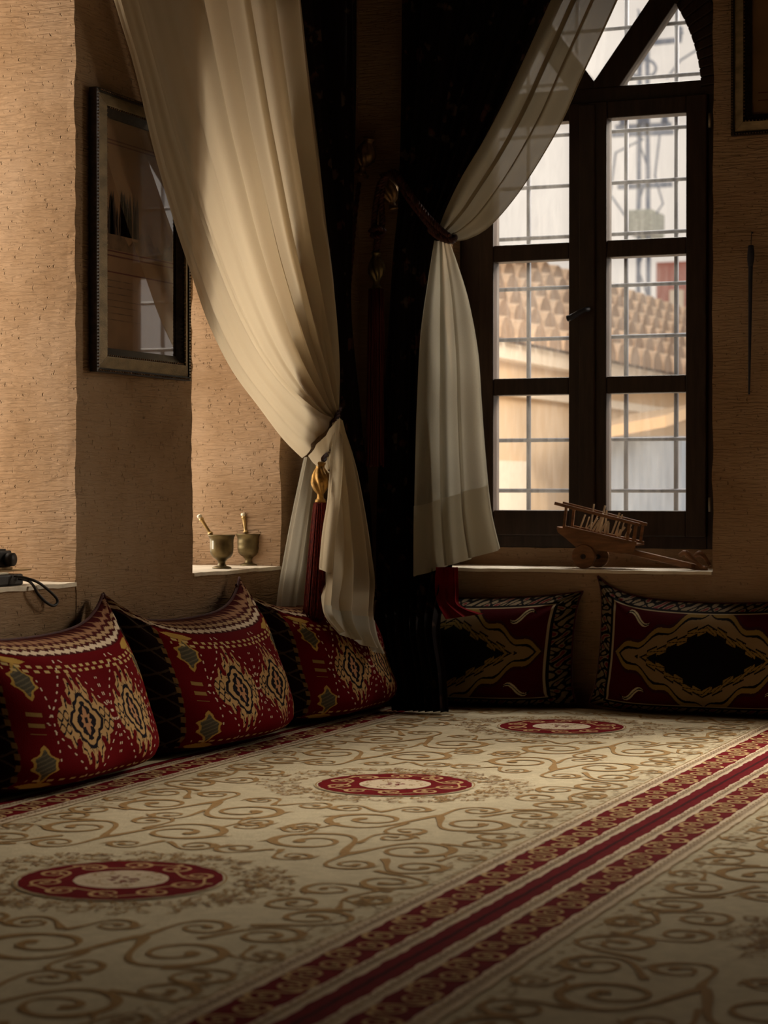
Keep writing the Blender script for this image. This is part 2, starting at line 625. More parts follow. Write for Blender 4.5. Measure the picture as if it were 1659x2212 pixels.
# ------------------------------------------------------------------ arched back window
win = empty('window_1', (XC, BY, 0.648), 'dark wooden pointed-arch window with two casements in the back wall', 'window')
win['kind'] = 'structure'
Y0, Y1 = BY, BY + 0.09
PL = (-3.015, -2.674)
PR = (-2.506, -2.162)
ROWS = [(0.81, 1.307), (1.381, 1.886), (1.959, 2.476)]
fr = MB()
fr.box(BX0, -3.085, Y0, Y1, 0.648, AZ + 0.02)
fr.box(-2.075, BX1, Y0, Y1, 0.648, AZ + 0.02)
fr.box(-3.085, -2.075, Y0, Y1, 0.648, 0.705)
fr.box(-3.085, -2.075, Y0, Y1, 2.545, 2.615)
for sgn in (1, -1):
    a, b = arch(0.0), arch(0.135)
    for i in range(len(a) - 1):
        q = [(a[i]), (b[i]), (b[i + 1]), (a[i + 1])]
        fr.prism([(sgn * p, z) for p, z in q], lambda p, z, d: (XC + p, d, z), Y0 - 0.005, Y1)
fr.build('window_frame', M['frame'], win, bevel=0.006)
tr = MB()
for sgn in (1, -1):
    q = [(0.0, 2.60), (0.0, 2.645), (0.245, 2.975), (0.36, 3.13), (0.435, 3.07), (0.354, 2.945), (0.105, 2.605)]
    tr.prism([(sgn * p, z) for p, z in q], lambda p, z, d: (XC + p, d, z), Y0 + 0.004, Y1 - 0.01)
tr.build('tracery', M['frame'], win, bevel=0.004)
for nm, (a, b), (o0, o1) in (('l', PL, (-3.085, -2.59)), ('r', PR, (-2.588, -2.075))):
    sash = MB()
    sash.box(o0, a, Y0 - 0.022, Y1 - 0.03, 0.70, 2.55)
    sash.box(b, o1, Y0 - 0.022, Y1 - 0.03, 0.70, 2.55)
    zs = [0.70] + [z for r in ROWS for z in r] + [2.55]
    for k in range(0, 8, 2):
        sash.box(a, b, Y0 - 0.018, Y1 - 0.032, zs[k], zs[k + 1])
    so = sash.build('sash', M['frame'], win, bevel=0.005)
    for z0, z1 in ROWS:
        MB().box(a - 0.004, b + 0.004, Y0 + 0.022, Y0 + 0.026, z0 - 0.004, z1 + 0.004).build('pane', M['pane'], so)
stile = MB()
stile.box(-2.625, -2.553, Y0 - 0.036, Y0 - 0.018, 0.72, 2.54)
stile.build('meeting_stile', M['frame'], win, bevel=0.006)
ag = MB()
half = arch(0.004)
poly = [(p, z) for p, z in half] + [(-p, z) for p, z in reversed(half[:-1])]
ag.prism(poly, lambda p, z, d: (XC + p, d, z), Y0 + 0.04, Y0 + 0.044)
ag.build('arch_glass', M['pane'], win)
hd = MB()
hp = [ony(1272, 668, Y0 - 0.06), ony(1262, 669, Y0 - 0.075), ony(1246, 678, Y0 - 0.08), ony(1233, 686, Y0 - 0.08), ony(1226, 688, Y0 - 0.078)]
hd.tube(hp, lambda t: 0.009 + 0.005 * t, 8)
hd.tube([ony(1270, 668, Y0 - 0.065), ony(1270, 668, Y0 - 0.03)], 0.012, 10)
hd.build('window_handle', M['iron'], win, smooth=True)
for py in (260, 1090):
    c = ony(1533, py, Y0 - 0.03)
    hb = MB()
    hb.tube([c + Vector((0, 0, -0.03)), c + Vector((0, 0, 0.03))], 0.006, 10)
    hb.build('hinge', M['steel'], win, smooth=True)

# plain windows that give the daylight from outside the picture
for i, (x0, x1, z0, z1) in enumerate([(-0.95, 0.25, 0.6, 3.15)]):
    w = empty('window_2', ((x0 + x1) / 2, BY, z0), 'second wooden casement window in the back wall', 'window')
    w['kind'] = 'structure'
    m = MB()
    for a, b in ((x0, x0 + 0.06), (x1 - 0.06, x1), ((x0 + x1) / 2 - 0.03, (x0 + x1) / 2 + 0.03)):
        m.box(a, b, BY, BY + 0.07, z0, z1)
    for a in (z0, z0 + 0.85, z0 + 1.7, z1 - 0.06):
        m.box(x0, x1, BY + 0.005, BY + 0.065, a, a + 0.06)
    m.build('window_frame', M['frame'], w)
for i, (y0, y1) in enumerate([(N1A, N1B), (N2A, N2B)]):
    w = empty('window_%d' % (i + 3), (-4.0, (y0 + y1) / 2, SILL_L), 'wooden casement window deep in the left wall', 'window')
    w['kind'] = 'structure'
    m = MB()
    for a, b in ((y0, y0 + 0.04), (y1 - 0.04, y1), ((y0 + y1) / 2 - 0.02, (y0 + y1) / 2 + 0.02)):
        m.box(-4.0, -3.95, a, b, SILL_L, 2.75)
    for a in (SILL_L, SILL_L + 0.7, SILL_L + 1.4, 2.71):
        m.box(-3.995, -3.955, y0, y1, a, a + 0.04)
    m.build('window_frame', M['frame'], w)

# ------------------------------------------------------------------ carpet
Z0 = 0.012


def resample(P, n, closed=False):
    """Catmull-Rom through P, n points, even by arc length"""
    P = np.asarray(P, float)
    k = len(P)
    out = []
    for i in range(k - 1):
        p0, p1, p2, p3 = P[max(i - 1, 0)], P[i], P[i + 1], P[min(i + 2, k - 1)]
        for t in np.linspace(0, 1, 16, endpoint=False):
            out.append(0.5 * ((2 * p1) + (-p0 + p2) * t + (2 * p0 - 5 * p1 + 4 * p2 - p3) * t * t + (-p0 + 3 * p1 - 3 * p2 + p3) * t ** 3))
    out.append(P[-1])
    out = np.array(out)
    d = np.concatenate([[0], np.cumsum(np.linalg.norm(np.diff(out, axis=0), axis=1))])
    q = np.linspace(0, d[-1], n)
    return np.stack([np.interp(q, d, out[:, j]) for j in range(out.shape[1])], 1)


_tier = [0]


def tier(z):
    """carved pile: each tuft row sits a hair higher or lower than the one it crosses"""
    _tier[0] = (_tier[0] + 1) % 50
    return Z0 + (z - Z0) * 1.5 + _tier[0] * 6e-6


def ribbon(mb, pts, w, z, mi):
    """flat strip of pile along pts; w width (scalar or per point)"""
    z = tier(z)
    pts = np.asarray(pts, float)
    n = len(pts)
    w = np.broadcast_to(np.asarray(w, float), (n,)) / 2
    t = np.gradient(pts, axis=0)
    t /= (np.linalg.norm(t, axis=1, keepdims=True) + 1e-9)
    nr = np.stack([-t[:, 1], t[:, 0]], 1)
    a, b = pts + nr * w[:, None], pts - nr * w[:, None]
    v = [(p[0], p[1], z) for p in a] + [(p[0], p[1], z) for p in b]
    # keep faces turned up
    f = [(i, i + n, i + 1 + n, i + 1) for i in range(n - 1)]
    mb.add(v, f, mi)


def disc(mb, cx, cy, r0, r1, z, mi, n=72, jit=0.0):
    z = tier(z)
    a = np.linspace(0, 2 * PI, n, endpoint=False)
    j = 1 + jit * rng.standard_normal(n)
    v = [(cx + r1 * k * math.cos(t), cy + r1 * k * math.sin(t), z) for t, k in zip(a, j)]
    if r0 <= 0:
        mb.add(v, [tuple(range(n))], mi)
    else:
        v += [(cx + r0 * math.cos(t), cy + r0 * math.sin(t), z) for t in a]
        mb.add(v, [(i, (i + 1) % n, (i + 1) % n + n, i + n) for i in range(n)], mi)


FIELD, TAN, RED, WHITE, BROWN, GOLD, SEAM = range(7)
cp = MB()
cp.box(-3.44, 2.5, -2.1, 8.1, 0.0005, Z0, FIELD)
def spiral(c, R, target, hand, turns=1.3, rin=0.22, bend=35, tdir=None, n=64):
    """a scroll: stem from the target point sweeping into a spiral about c; points run stem -> eye"""
    c, target = np.array(c, float), np.array(target, float)
    phi = math.atan2(*(target - c)[::-1])
    a0 = phi + hand * (PI / 2 + math.radians(bend))
    t = np.linspace(0, 1, n)
    th = a0 + hand * 2 * PI * turns * t
    r = R * (1 - (1 - rin) * t ** 0.9)
    S = c + np.stack([r * np.cos(th), r * np.sin(th)], 1)
    tan = -hand * np.array([-math.sin(a0), math.cos(a0)])
    d = target - S[0]
    ln = np.linalg.norm(d)
    td = d / (ln + 1e-9) if tdir is None else np.array([math.cos(math.radians(tdir)), math.sin(math.radians(tdir))])
    q = np.linspace(0, 1, 18, endpoint=False)[:, None]
    h00, h10, h01, h11 = 2 * q ** 3 - 3 * q ** 2 + 1, q ** 3 - 2 * q ** 2 + q, -2 * q ** 3 + 3 * q ** 2, q ** 3 - q ** 2
    stem = h00 * target + h10 * (-td * ln) + h01 * S[0] + h11 * (-tan * ln)
    return np.concatenate([stem, S])


# quarter of the repeat: (eye, radius, stem root, handedness, turns, width); measured from the medallion
SCROLLS = [
    ((0.185, 0.640), 0.128, (0.335, 0.505), 1, 1.35, 0.024), ((0.470, 0.610), 0.112, (0.335, 0.505), -1, 1.35, 0.022),
    ((0.350, 0.770), 0.062, (0.300, 0.655), -1, 1.15, 0.016), ((0.590, 0.765), 0.070, (0.500, 0.730), 1, 1.2, 0.017),
    ((0.075, 0.790), 0.055, (0.130, 0.720), 1, 1.15, 0.016), ((0.560, 0.405), 0.080, (0.445, 0.480), 1, 1.3, 0.019),
    ((0.405, 0.385), 0.066, (0.335, 0.505), 1, 1.25, 0.017), ((0.570, 0.210), 0.085, (0.490, 0.330), -1, 1.3, 0.019),
    ((0.480, 0.085), 0.066, (0.620, 0.110), 1, 1.2, 0.016), ((0.610, 0.020), 0.060, (0.585, 0.120), 1, 1.1, 0.014),
    ((0.060, 0.475), 0.058, (0.150, 0.500), -1, 1.2, 0.016), ((0.230, 0.435), 0.052, (0.160, 0.505), 1, 1.2, 0.015),
    ((0.630, 0.560), 0.045, (0.575, 0.500), -1, 1.1, 0.013),
]
PER, MY0 = 1.652, 4.135
for ci, cx in enumerate((-2.35, -0.55)):
    ys = [MY0 + PER * k for k in (-1, 0, 1, 2)]
    for my in ys:
        for sx in (1, -1):
            for sy in (1, -1):
                for c, R, tg, hand, turns, w in SCROLLS:
                    P = spiral(c, R, tg, hand, turns)
                    n = len(P)
                    o = rng.random() * 6
                    P = P + 0.0025 * np.stack([np.sin(np.linspace(0, 19, n) + o), np.cos(np.linspace(0, 16, n) + o)], 1)
                    q = np.linspace(0, 1, n)
                    # broad at the root and on the outer sweep, thin in the neck, swelling to a drop at the eye
                    ww = 1.22 * w * (0.42 + 0.50 * np.exp(-(q / 0.07) ** 2) + 0.42 * np.exp(-((q - 0.38) / 0.14) ** 2) + 0.75 * np.exp(-((q - 1.0) / 0.09) ** 2))
                    ww *= 1 + 0.13 * np.sin(np.linspace(0, 40, n) + o)
                    P[:, 0] = cx + sx * P[:, 0]
                    P[:, 1] = my + sy * P[:, 1]
                    if P[:, 1].max() > 8.08:
                        continue
                    if sx * sy < 0:
                        P, ww = P[::-1], ww[::-1]
                    ribbon(cp, P, ww, Z0 + 0.0010, TAN)
                    e = -1 if sx * sy > 0 else 0
                    disc(cp, P[e, 0], P[e, 1], 0, w * 0.62, Z0 + 0.0012, TAN, 10, 0.12)
                    # leaf springing from the back of the outer sweep
                    k = int(n * 0.40) if sx * sy > 0 else int(n * 0.60)
                    out = P[k] - np.array([cx + sx * c[0], my + sy * c[1]])
                    out = out / (np.linalg.norm(out) + 1e-9)
                    tv = P[k + 1] - P[k - 1]
                    tv = tv / (np.linalg.norm(tv) + 1e-9)
                    leaf = np.array([P[k] - tv * 0.02, P[k] + tv * 0.004 + out * 0.010, P[k] + tv * 0.03 + out * (0.30 * R)])
                    ribbon(cp, resample(leaf, 8), np.linspace(w * 0.9, 0.002, 8), Z0 + 0.0011, TAN)
        # halo of small curls
        for _ in range(430):
            r, a = rng.uniform(0.255, 0.385), rng.uniform(0, 2 * PI)
            x, y = cx + r * math.cos(a) * 1.08, my + r * math.sin(a) * 0.95
            if y > 8.05:
                continue
            q = np.linspace(0, rng.uniform(2.5, 4.8), 9) + rng.uniform(0, 6)
            rad = rng.uniform(0.008, 0.017)
            P = np.stack([x + rad * np.cos(q), y + rad * np.sin(q)], 1)
            ribbon(cp, P, rng.uniform(0.003, 0.0065), Z0 + 0.0011, BROWN if rng.random() < 0.28 else TAN)
        if my < 8:
            disc(cp, cx, my, 0.0, 0.243, Z0 + 0.0014, FIELD, 90)
            disc(cp, cx, my, 0.2365, 0.2405, Z0 + 0.0017, TAN, 90)
            disc(cp, cx, my, 0.0, 0.231, Z0 + 0.0018, RED, 90, 0.006)
            for k in range(10):
                a0 = 2 * PI * k / 10
                hand = 1 if k % 2 else -1
                rc = 0.176 if k % 2 else 0.166
                c = (cx + rc * math.cos(a0), my + rc * math.sin(a0))
                tg = (cx + (0.150 if k % 2 else 0.192) * math.cos(a0 + 0.52), my + (0.150 if k % 2 else 0.192) * math.sin(a0 + 0.52))
                P = spiral(c, 0.037, tg, hand, 1.15, 0.25, 40)
                rr = np.hypot(P[:, 0] - cx, P[:, 1] - my)
                sc = np.clip(rr, 0.118, 0.224) / rr
                P = np.stack([cx + (P[:, 0] - cx) * sc, my + (P[:, 1] - my) * sc], 1)
                q = np.linspace(0, 1, len(P))
                ribbon(cp, P, 0.0062 + 0.006 * np.exp(-((q - 0.35) / 0.15) ** 2), Z0 + 0.0021, GOLD)
                disc(cp, P[-1, 0], P[-1, 1], 0, 0.0085, Z0 + 0.0022, GOLD, 10, 0.15)
                lf = np.array([P[10], P[10] + 0.02 * (P[10] - np.array([cx, my])) / 0.17 + [0.004, 0.004], P[14] + 0.035 * (P[14] - np.array([cx, my])) / 0.17 * (1 if k % 2 else -1)])
                ribbon(cp, resample(lf, 6), np.linspace(0.009, 0.002, 6), Z0 + 0.0021, GOLD)
            disc(cp, cx, my, 0.0, 0.108, Z0 + 0.0021, WHITE, 60, 0.008)
            for _ in range(34):
                r, a = 0.1 * math.sqrt(rng.random()), rng.uniform(0, 2 * PI)
                x, y = cx + r * math.cos(a), my + r * math.sin(a)
                q = np.linspace(0, rng.uniform(2, 4), 7) + rng.uniform(0, 6)
                rad = rng.uniform(0.005, 0.010)
                P = np.stack([x + rad * np.cos(q), y + rad * np.sin(q)], 1)
                ribbon(cp, P, 0.0045, Z0 + 0.0023, TAN if r > 0.045 else RED)
            for k in range(5):
                a = 2 * PI * k / 5 + 0.3
                disc(cp, cx + 0.022 * math.cos(a), my + 0.022 * math.sin(a), 0, 0.0085, Z0 + 0.0024, RED, 10, 0.2)

YB0, YB1 = 2.7, 8.09


def band(off0, off1, seam, sgn, z, mi, jit=0.0022):
    n = 260
    z = tier(z)
    y = np.linspace(YB0, YB1, n)
    j0 = jit * (np.sin(y * 37 + off0 * 90) + 0.8 * np.sin(y * 91 + off1 * 50))
    j1 = jit * (np.sin(y * 41 + off1 * 70) + 0.8 * np.sin(y * 83 + off0 * 60))
    a, b = seam + sgn * off0 + j0, seam + sgn * off1 + j1
    lo, hi = (a, b) if sgn > 0 else (b, a)
    v = [(x, q, z) for x, q in zip(lo, y)] + [(x, q, z) for x, q in zip(hi, y)]
    cp.add(v, [(i, i + n, i + 1 + n, i + 1) for i in range(n - 1)], mi)


for seam, sides in ((-3.25, (1,)), (-1.45, (-1, 1)), (0.35, (-1,))):
    for sgn in sides:
        band(0.0, 0.036, seam, sgn, Z0 + 0.0012, RED)
        band(0.0, 0.005, seam, sgn, Z0 + 0.0016, SEAM, 0.0008)
        band(0.034, 0.071, seam, sgn, Z0 + 0.0014, WHITE)
        band(0.070, 0.169, seam, sgn, Z0 + 0.0012, RED)
        band(0.168, 0.212, seam, sgn, Z0 + 0.0014, WHITE)
        band(0.214, 0.217, seam, sgn, Z0 + 0.0016, TAN, 0.0006)
        k = 0
        y = YB0
        cxb = seam + sgn * 0.1195
        while y < YB1 - 0.14:
            # running scroll: every unit is a spiral whose stem sweeps over from the one before
            up = 1 if (k // 4) % 2 == 0 else -1
            side = 1 if k % 2 else -1
            c = (cxb + side * 0.006, y + 0.05)
            tg = (cxb - side * 0.039, y + 0.05 - up * 0.058)
            P = spiral(c, 0.0365, tg, side * up, 1.30, 0.18, 25, tdir=90 * up + 180)
            P[:, 0] = np.clip(P[:, 0], cxb - 0.044, cxb + 0.044)
            q = np.linspace(0, 1, len(P))
            ribbon(cp, P, 0.0052 + 0.0045 * np.exp(-((q - 0.30) / 0.16) ** 2) + 0.003 * rng.random(), Z0 + 0.0019, GOLD)
            disc(cp, P[-1, 0], P[-1, 1], 0, 0.0068, Z0 + 0.0020, GOLD, 9, 0.15)
            fl = np.array([tg, [tg[0] + side * 0.012, tg[1] + up * 0.010], [tg[0] + side * 0.020, tg[1] + up * 0.026]])
            ribbon(cp, resample(fl, 6), np.linspace(0.010, 0.002, 6), Z0 + 0.0019, GOLD)
            y += 0.088
            k += 1
        for off, step, rad in ((0.0525, 0.034, 0.0105), (0.190, 0.036, 0.0115)):
            y = YB0
            while y < YB1 - 0.02:
                q = np.linspace(0.6, 5.6, 10) + rng.uniform(-0.25, 0.25)
                P = np.stack([seam + sgn * off + rad * np.cos(q) * 0.95, y + rad * np.sin(q)], 1)
                ribbon(cp, P, 0.0042, Z0 + 0.0018, BROWN if rng.random() < 0.75 else TAN)
                disc(cp, seam + sgn * off, y, 0, 0.0032, Z0 + 0.0018, BROWN, 6)
                y += step * rng.uniform(0.97, 1.03)
        y = YB0
        while y < YB1 - 0.02:
            for off in (0.236, 0.262, 0.288):
                if rng.random() < 0.72:
                    P = np.array([[0, 0], [0.006, 0.004], [0.013, 0.001]]) * rng.uniform(0.7, 1.4)
                    P = P + [seam + sgn * (off + rng.uniform(-0.006, 0.006)), y + rng.uniform(-0.006, 0.006)]
                    ribbon(cp, P, rng.uniform(0.004, 0.008), Z0 + 0.0011, BROWN if rng.random() < 0.4 else TAN)
            y += 0.03
carpet = cp.build('carpet', [M['c_field'], M['c_tan'], M['c_red'], M['c_white'], M['c_brown'], M['c_gold'], M['c_seam']])
tag(carpet, 'ivory scroll-patterned carpet with crimson borders and round medallions covering the floor', 'carpet')

# ------------------------------------------------------------------ cushions
NU, NV = 400, 230


def inside(poly, X, Y):
    """even-odd test of many points against one polygon"""
    res = np.zeros(X.shape, bool)
    n = len(poly)
    for i in range(n):
        x0, y0 = poly[i]
        x1, y1 = poly[(i + 1) % n]
        if y0 == y1:
            continue
        c = ((y0 > Y) != (y1 > Y)) & (X < (x1 - x0) * (Y - y0) / (y1 - y0) + x0)
        res ^= c
    return res


QUART = [(0, 1), (.05, .95), (.055, .74), (.12, .60), (.19, .66), (.20, .86), (.27, .88), (.33, .68), (.43, .62), (.41, .50), (.35, .42),
         (.40, .33), (.52, .36), (.60, .54), (.66, .50), (.70, .34), (.86, .28), (.96, .15), (1, 0)]


def lerp_col(C, mask, col):
    C[mask] = col


def paint_left(U, V):
    """wine kilim: two flame-edged medallions, corner leaves, stitched rows, zigzag top"""
    C = np.zeros(U.shape + (3,))
    C[:] = (0.105, 0.001, 0.003)
    tan, dark, cream = (0.44, 0.265, 0.115), (0.010, 0.007, 0.010), (0.62, 0.50, 0.36)
    gold, leaf = (0.42, 0.255, 0.06), (0.075, 0.065, 0.045)
    # end bands: dark, with hexagon trellis
    ends = np.abs(U) > 0.83
    lerp_col(C, ends, (0.010, 0.003, 0.003))
    t = (np.abs(U) - 0.83) / 0.17
    hexl = np.abs(np.abs(((V * 3.2 + 0.25) % 1.0) - 0.5) * 1.2 - np.abs(t - 0.5)) < 0.055
    lerp_col(C, ends & hexl, (0.055, 0.036, 0.022))
    lerp_col(C, (np.abs(np.abs(U) - 0.84) < 0.012) & (np.sin(V * 46) > -0.2), (0.16, 0.09, 0.03))
    for mu in (-0.30, 0.30):
        p, q = np.abs(U - mu) / 0.265, np.abs(V + 0.06) / 0.66
        med = inside([(0, 0)] + QUART, p, q)
        lerp_col(C, med, tan)
        p = p / 1.28
        inner = inside([(0, 0), (0, .58), (.10, .55), (.16, .44), (.28, .38), (.30, .24), (.40, .20), (.50, 0)], p, q)
        inner2 = inside([(0, 0), (0, .50), (.08, .47), (.14, .38), (.22, .32), (.25, .20), (.33, .16), (.42, 0)], p, q)
        inner3 = inside([(0, 0), (0, .40), (.07, .38), (.11, .28), (.17, .24), (.19, .14), (.24, .10), (.28, 0)], p, q)
        p3 = p
        p = p * 1.28
        outl = inside([(0, 0)] + [(a * 0.90, b * 0.90) for a, b in QUART], p, q) & ~inside([(0, 0)] + [(a * 0.84, b * 0.84) for a, b in QUART], p, q)
        lerp_col(C, outl & (p < 0.62), dark)
        lerp_col(C, inner, dark)
        lerp_col(C, inner2, tan)
        lerp_col(C, inner3, dark)
        p = p3
        star = inside([(0, 0), (0, .30), (.05, .22), (.06, .12), (.14, .13), (.10, .05), (.16, 0)], p, q)
        lerp_col(C, star, (0.40, 0.20, 0.10))
        lerp_col(C, star & (p < 0.04) & (q < 0.06), dark)
        dots3 = inner3 & (((p - .19) ** 2 + (q - .17) ** 2 < .0009) | ((p - .09) ** 2 + (q - .32) ** 2 < .0009))
        lerp_col(C, dots3, tan)
        p = p3 * 1.28
        side = med & (p > 0.60) & (np.abs(np.abs(q - 0.13) - 0.10 * np.abs(np.sin(p * 16))) < 0.026)
        lerp_col(C, side, dark)
        # stitched lozenge round the medallion
        lz = np.abs(p * 0.82 + q * 0.78 - 1.04)
        lerp_col(C, (lz < 0.020) & (np.sin(V * 62) > 0.45), cream)
        lerp_col(C, (np.abs(p - 1.10) < 0.018) & (np.abs(V + 0.06) < 0.55) & (np.sin(V * 55) > 0.5), cream)
    # corner leaves and the keys between them
    for sv in (0.46, -0.60):
        a, b = (np.abs(U) - 0.69) / 0.11, (V - sv) / 0.27
        d = np.abs(a) * (0.75 + 0.45 * np.cos(b * 6.0) ** 2) + np.abs(b) * 0.85
        body = d < 0.72
        lerp_col(C, body, leaf)
        lerp_col(C, body & (np.sin(b * 30 + a * 12) > 0.55), (0.13, 0.11, 0.07))
        lerp_col(C, (d >= 0.64) & (d < 0.80), gold)
        sp = (np.abs(b - np.sign(sv) * 1.0) < 0.14) & (np.abs(a) < 1.1 - np.abs(b - np.sign(sv)) * 4)
        lerp_col(C, sp, gold)
    key = (np.abs(np.abs(U) - 0.70) < 0.045) & (np.abs(V + 0.06) < 0.16) & (np.sin(V * 46) > 0.4)
    lerp_col(C, key, (0.26, 0.16, 0.05))
    for vv in (0.60, 0.665, -0.80):
        lerp_col(C, (np.abs(V - vv) < 0.016) & (np.sin(U * 76 + vv * 40) > 0.0) & (np.abs(U) < 0.78), (0.50, 0.36, 0.15))
    # zigzag strip on top
    top = V > 0.80
    lerp_col(C, top, (0.055, 0.008, 0.008))
    zz = np.abs(((U * 12 + 0.5 + 0.12 * np.sin(U * 31)) % 1.0) - 0.5)
    lerp_col(C, top & (np.abs((V - 0.835) / 0.05 - zz) < 0.42), cream)
    lerp_col(C, top & (np.abs((V - 0.900) / 0.05 - zz) < 0.30), (0.40, 0.27, 0.15))
    lerp_col(C, top & (np.abs((V - 0.955) / 0.05 - zz) < 0.28), (0.30, 0.16, 0.09))
    bot = V < -0.90
    lerp_col(C, bot, (0.02, 0.006, 0.007))
    return C


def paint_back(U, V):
    """cushion with shade put into its darkened colours: stepped gold lozenge ring on black, vine border"""
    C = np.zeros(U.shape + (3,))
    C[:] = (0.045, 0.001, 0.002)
    gold, ochre, blk = (0.20, 0.125, 0.032), (0.20, 0.13, 0.060), (0.005, 0.003, 0.003)  # cloth tones lowered to carry the shade along the back wall
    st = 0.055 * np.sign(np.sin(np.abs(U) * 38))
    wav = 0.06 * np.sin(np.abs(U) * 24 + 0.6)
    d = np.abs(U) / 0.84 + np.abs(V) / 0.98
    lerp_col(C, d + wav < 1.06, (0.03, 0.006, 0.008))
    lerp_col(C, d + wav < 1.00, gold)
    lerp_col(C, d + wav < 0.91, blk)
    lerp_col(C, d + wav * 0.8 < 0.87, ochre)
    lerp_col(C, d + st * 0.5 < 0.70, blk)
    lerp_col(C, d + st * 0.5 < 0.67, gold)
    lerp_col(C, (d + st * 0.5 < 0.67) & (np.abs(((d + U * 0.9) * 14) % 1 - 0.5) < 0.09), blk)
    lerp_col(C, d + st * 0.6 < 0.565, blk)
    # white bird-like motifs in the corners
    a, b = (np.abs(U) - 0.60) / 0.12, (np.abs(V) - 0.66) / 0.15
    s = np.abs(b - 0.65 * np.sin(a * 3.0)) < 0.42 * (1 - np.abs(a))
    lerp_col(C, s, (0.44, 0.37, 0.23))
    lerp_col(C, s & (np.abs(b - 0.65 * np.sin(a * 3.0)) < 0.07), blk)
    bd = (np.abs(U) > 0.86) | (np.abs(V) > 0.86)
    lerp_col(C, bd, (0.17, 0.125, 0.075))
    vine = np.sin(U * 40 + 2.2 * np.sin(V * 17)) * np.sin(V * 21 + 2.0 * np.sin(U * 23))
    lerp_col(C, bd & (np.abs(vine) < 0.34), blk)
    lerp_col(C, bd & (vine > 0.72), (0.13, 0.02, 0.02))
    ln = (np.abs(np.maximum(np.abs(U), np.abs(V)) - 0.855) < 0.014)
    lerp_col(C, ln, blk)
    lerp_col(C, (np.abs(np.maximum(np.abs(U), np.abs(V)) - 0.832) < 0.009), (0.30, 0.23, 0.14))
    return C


def pillow_mesh(name, paint, w=0.488, h=0.445, front=0.25, back=0.055, ear=0.085, seed=0, lean=0.10):
    u = np.linspace(-1, 1, NU)
    v = np.linspace(-1, 1, NV)
    U, V = np.meshgrid(u, v, indexing='ij')
    verts, cols, faces = [], [], []
    base = 0
    for side in (1, -1):
        au, av = np.abs(U), np.abs(V)
        prof = np.clip(1 - au ** 2.9, 0, 1) ** 0.60 * np.where(V > 0, np.clip(1 - av ** 4.2, 0, 1) ** 0.52, np.clip(1 - av ** 4.6, 0, 1) ** 0.50)
        wr = 0.012 * np.sin(U * 9 + seed) * np.sin(V * 5 + seed * 2) + 0.010 * np.cos(U * 4 + V * 6 + seed)
        # puckers running out of the corners
        ang = np.arctan2(1 - av, 1 - au + 1e-6)
        pk = 0.006 * np.sin(ang * 16 + seed) * np.exp(-((1 - au) ** 2 + (1 - av) ** 2) * 7)
        th = prof * ((front * (1 - 0.16 * V)) if side > 0 else back) * (1 + wr * 2) + pk * (prof > 0.02)
        y = -side * th
        zt = h * (1 - 0.035 * np.cos(u * 2.2)) + ear * np.abs(u) ** 5.5 * np.where(u > 0, 1.0, 0.88)
        zb = 0.004 + 0.02 * np.abs(u) ** 6
        t = (V + 1) / 2
        Z = zb[:, None] + (zt - zb)[:, None] * t
        Xw = U * w * (1 + 0.035 * av ** 6 - 0.03 * (1 - av ** 2))
        Y = y + lean * (Z / h) - 0.0
        P = np.stack([Xw, Y, Z], -1).reshape(-1, 3)
        if side > 0:
            c = paint(U, V)
        else:
            c = np.zeros(U.shape + (3,))
            c[:] = (0.03, 0.006, 0.007)
        verts.append(P)
        cols.append(c.reshape(-1, 3))
        i, j = np.meshgrid(np.arange(NU - 1), np.arange(NV - 1), indexing='ij')
        a = base + i * NV + j
        q = np.stack([a, a + NV, a + NV + 1, a + 1], -1).reshape(-1, 4)
        faces.append(q if side > 0 else q[:, ::-1])
        base += NU * NV
    verts = np.concatenate(verts)
    cols = np.concatenate(cols)
    faces = np.concatenate(faces)
    me = bpy.data.meshes.new(name)
    me.from_pydata(verts.tolist(), [], faces.tolist())
    at = me.color_attributes.new('weave', 'FLOAT_COLOR', 'POINT')
    at.data.foreach_set('color', np.concatenate([cols, np.ones((len(cols), 1))], 1).astype(np.float32).ravel())
    me.polygons.foreach_set('use_smooth', [True] * len(me.polygons))
    me.materials.append(M['cush'])
    me.update()
    # seam cord round the edge
    pr = MB()
    loop = []
    for k in range(NU):
        loop.append(verts[k * NV + NV - 1])
    for k in range(NV - 2, -1, -1):
        loop.append(verts[(NU - 1) * NV + k])
    for k in range(NU - 2, -1, -1):
        loop.append(verts[k * NV])
    for k in range(1, NV):
        loop.append(verts[k])
    pr.tube([tuple(p) for p in loop[::3]], 0.0055, 6, cap=False)
    return me, pr


PZ = Z0 + 0.004
lm, lp = pillow_mesh('cushion', paint_left, seed=1)
lm2, lp2 = pillow_mesh('cushion', paint_left, seed=4, ear=0.10)
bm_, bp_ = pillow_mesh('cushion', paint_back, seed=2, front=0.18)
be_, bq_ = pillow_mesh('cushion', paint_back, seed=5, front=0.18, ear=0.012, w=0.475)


def cushion(me, piping, loc, rz, label, group, rx=0.0):
    o = bpy.data.objects.new('cushion', me)
    COL.objects.link(o)
    pm = bpy.data.objects.new('piping', piping)
    COL.objects.link(pm)
    pm.parent = o
    o.location = loc
    o.rotation_euler = (0, rx, rz)
    tag(o, label, 'cushion', group)
    return o


def piping_mesh(pr):
    me = bpy.data.meshes.new('piping')
    me.from_pydata(pr.v, [], pr.f)
    me.materials.append(M['trim'])
    me.polygons.foreach_set('use_smooth', [True] * len(me.polygons))
    return me


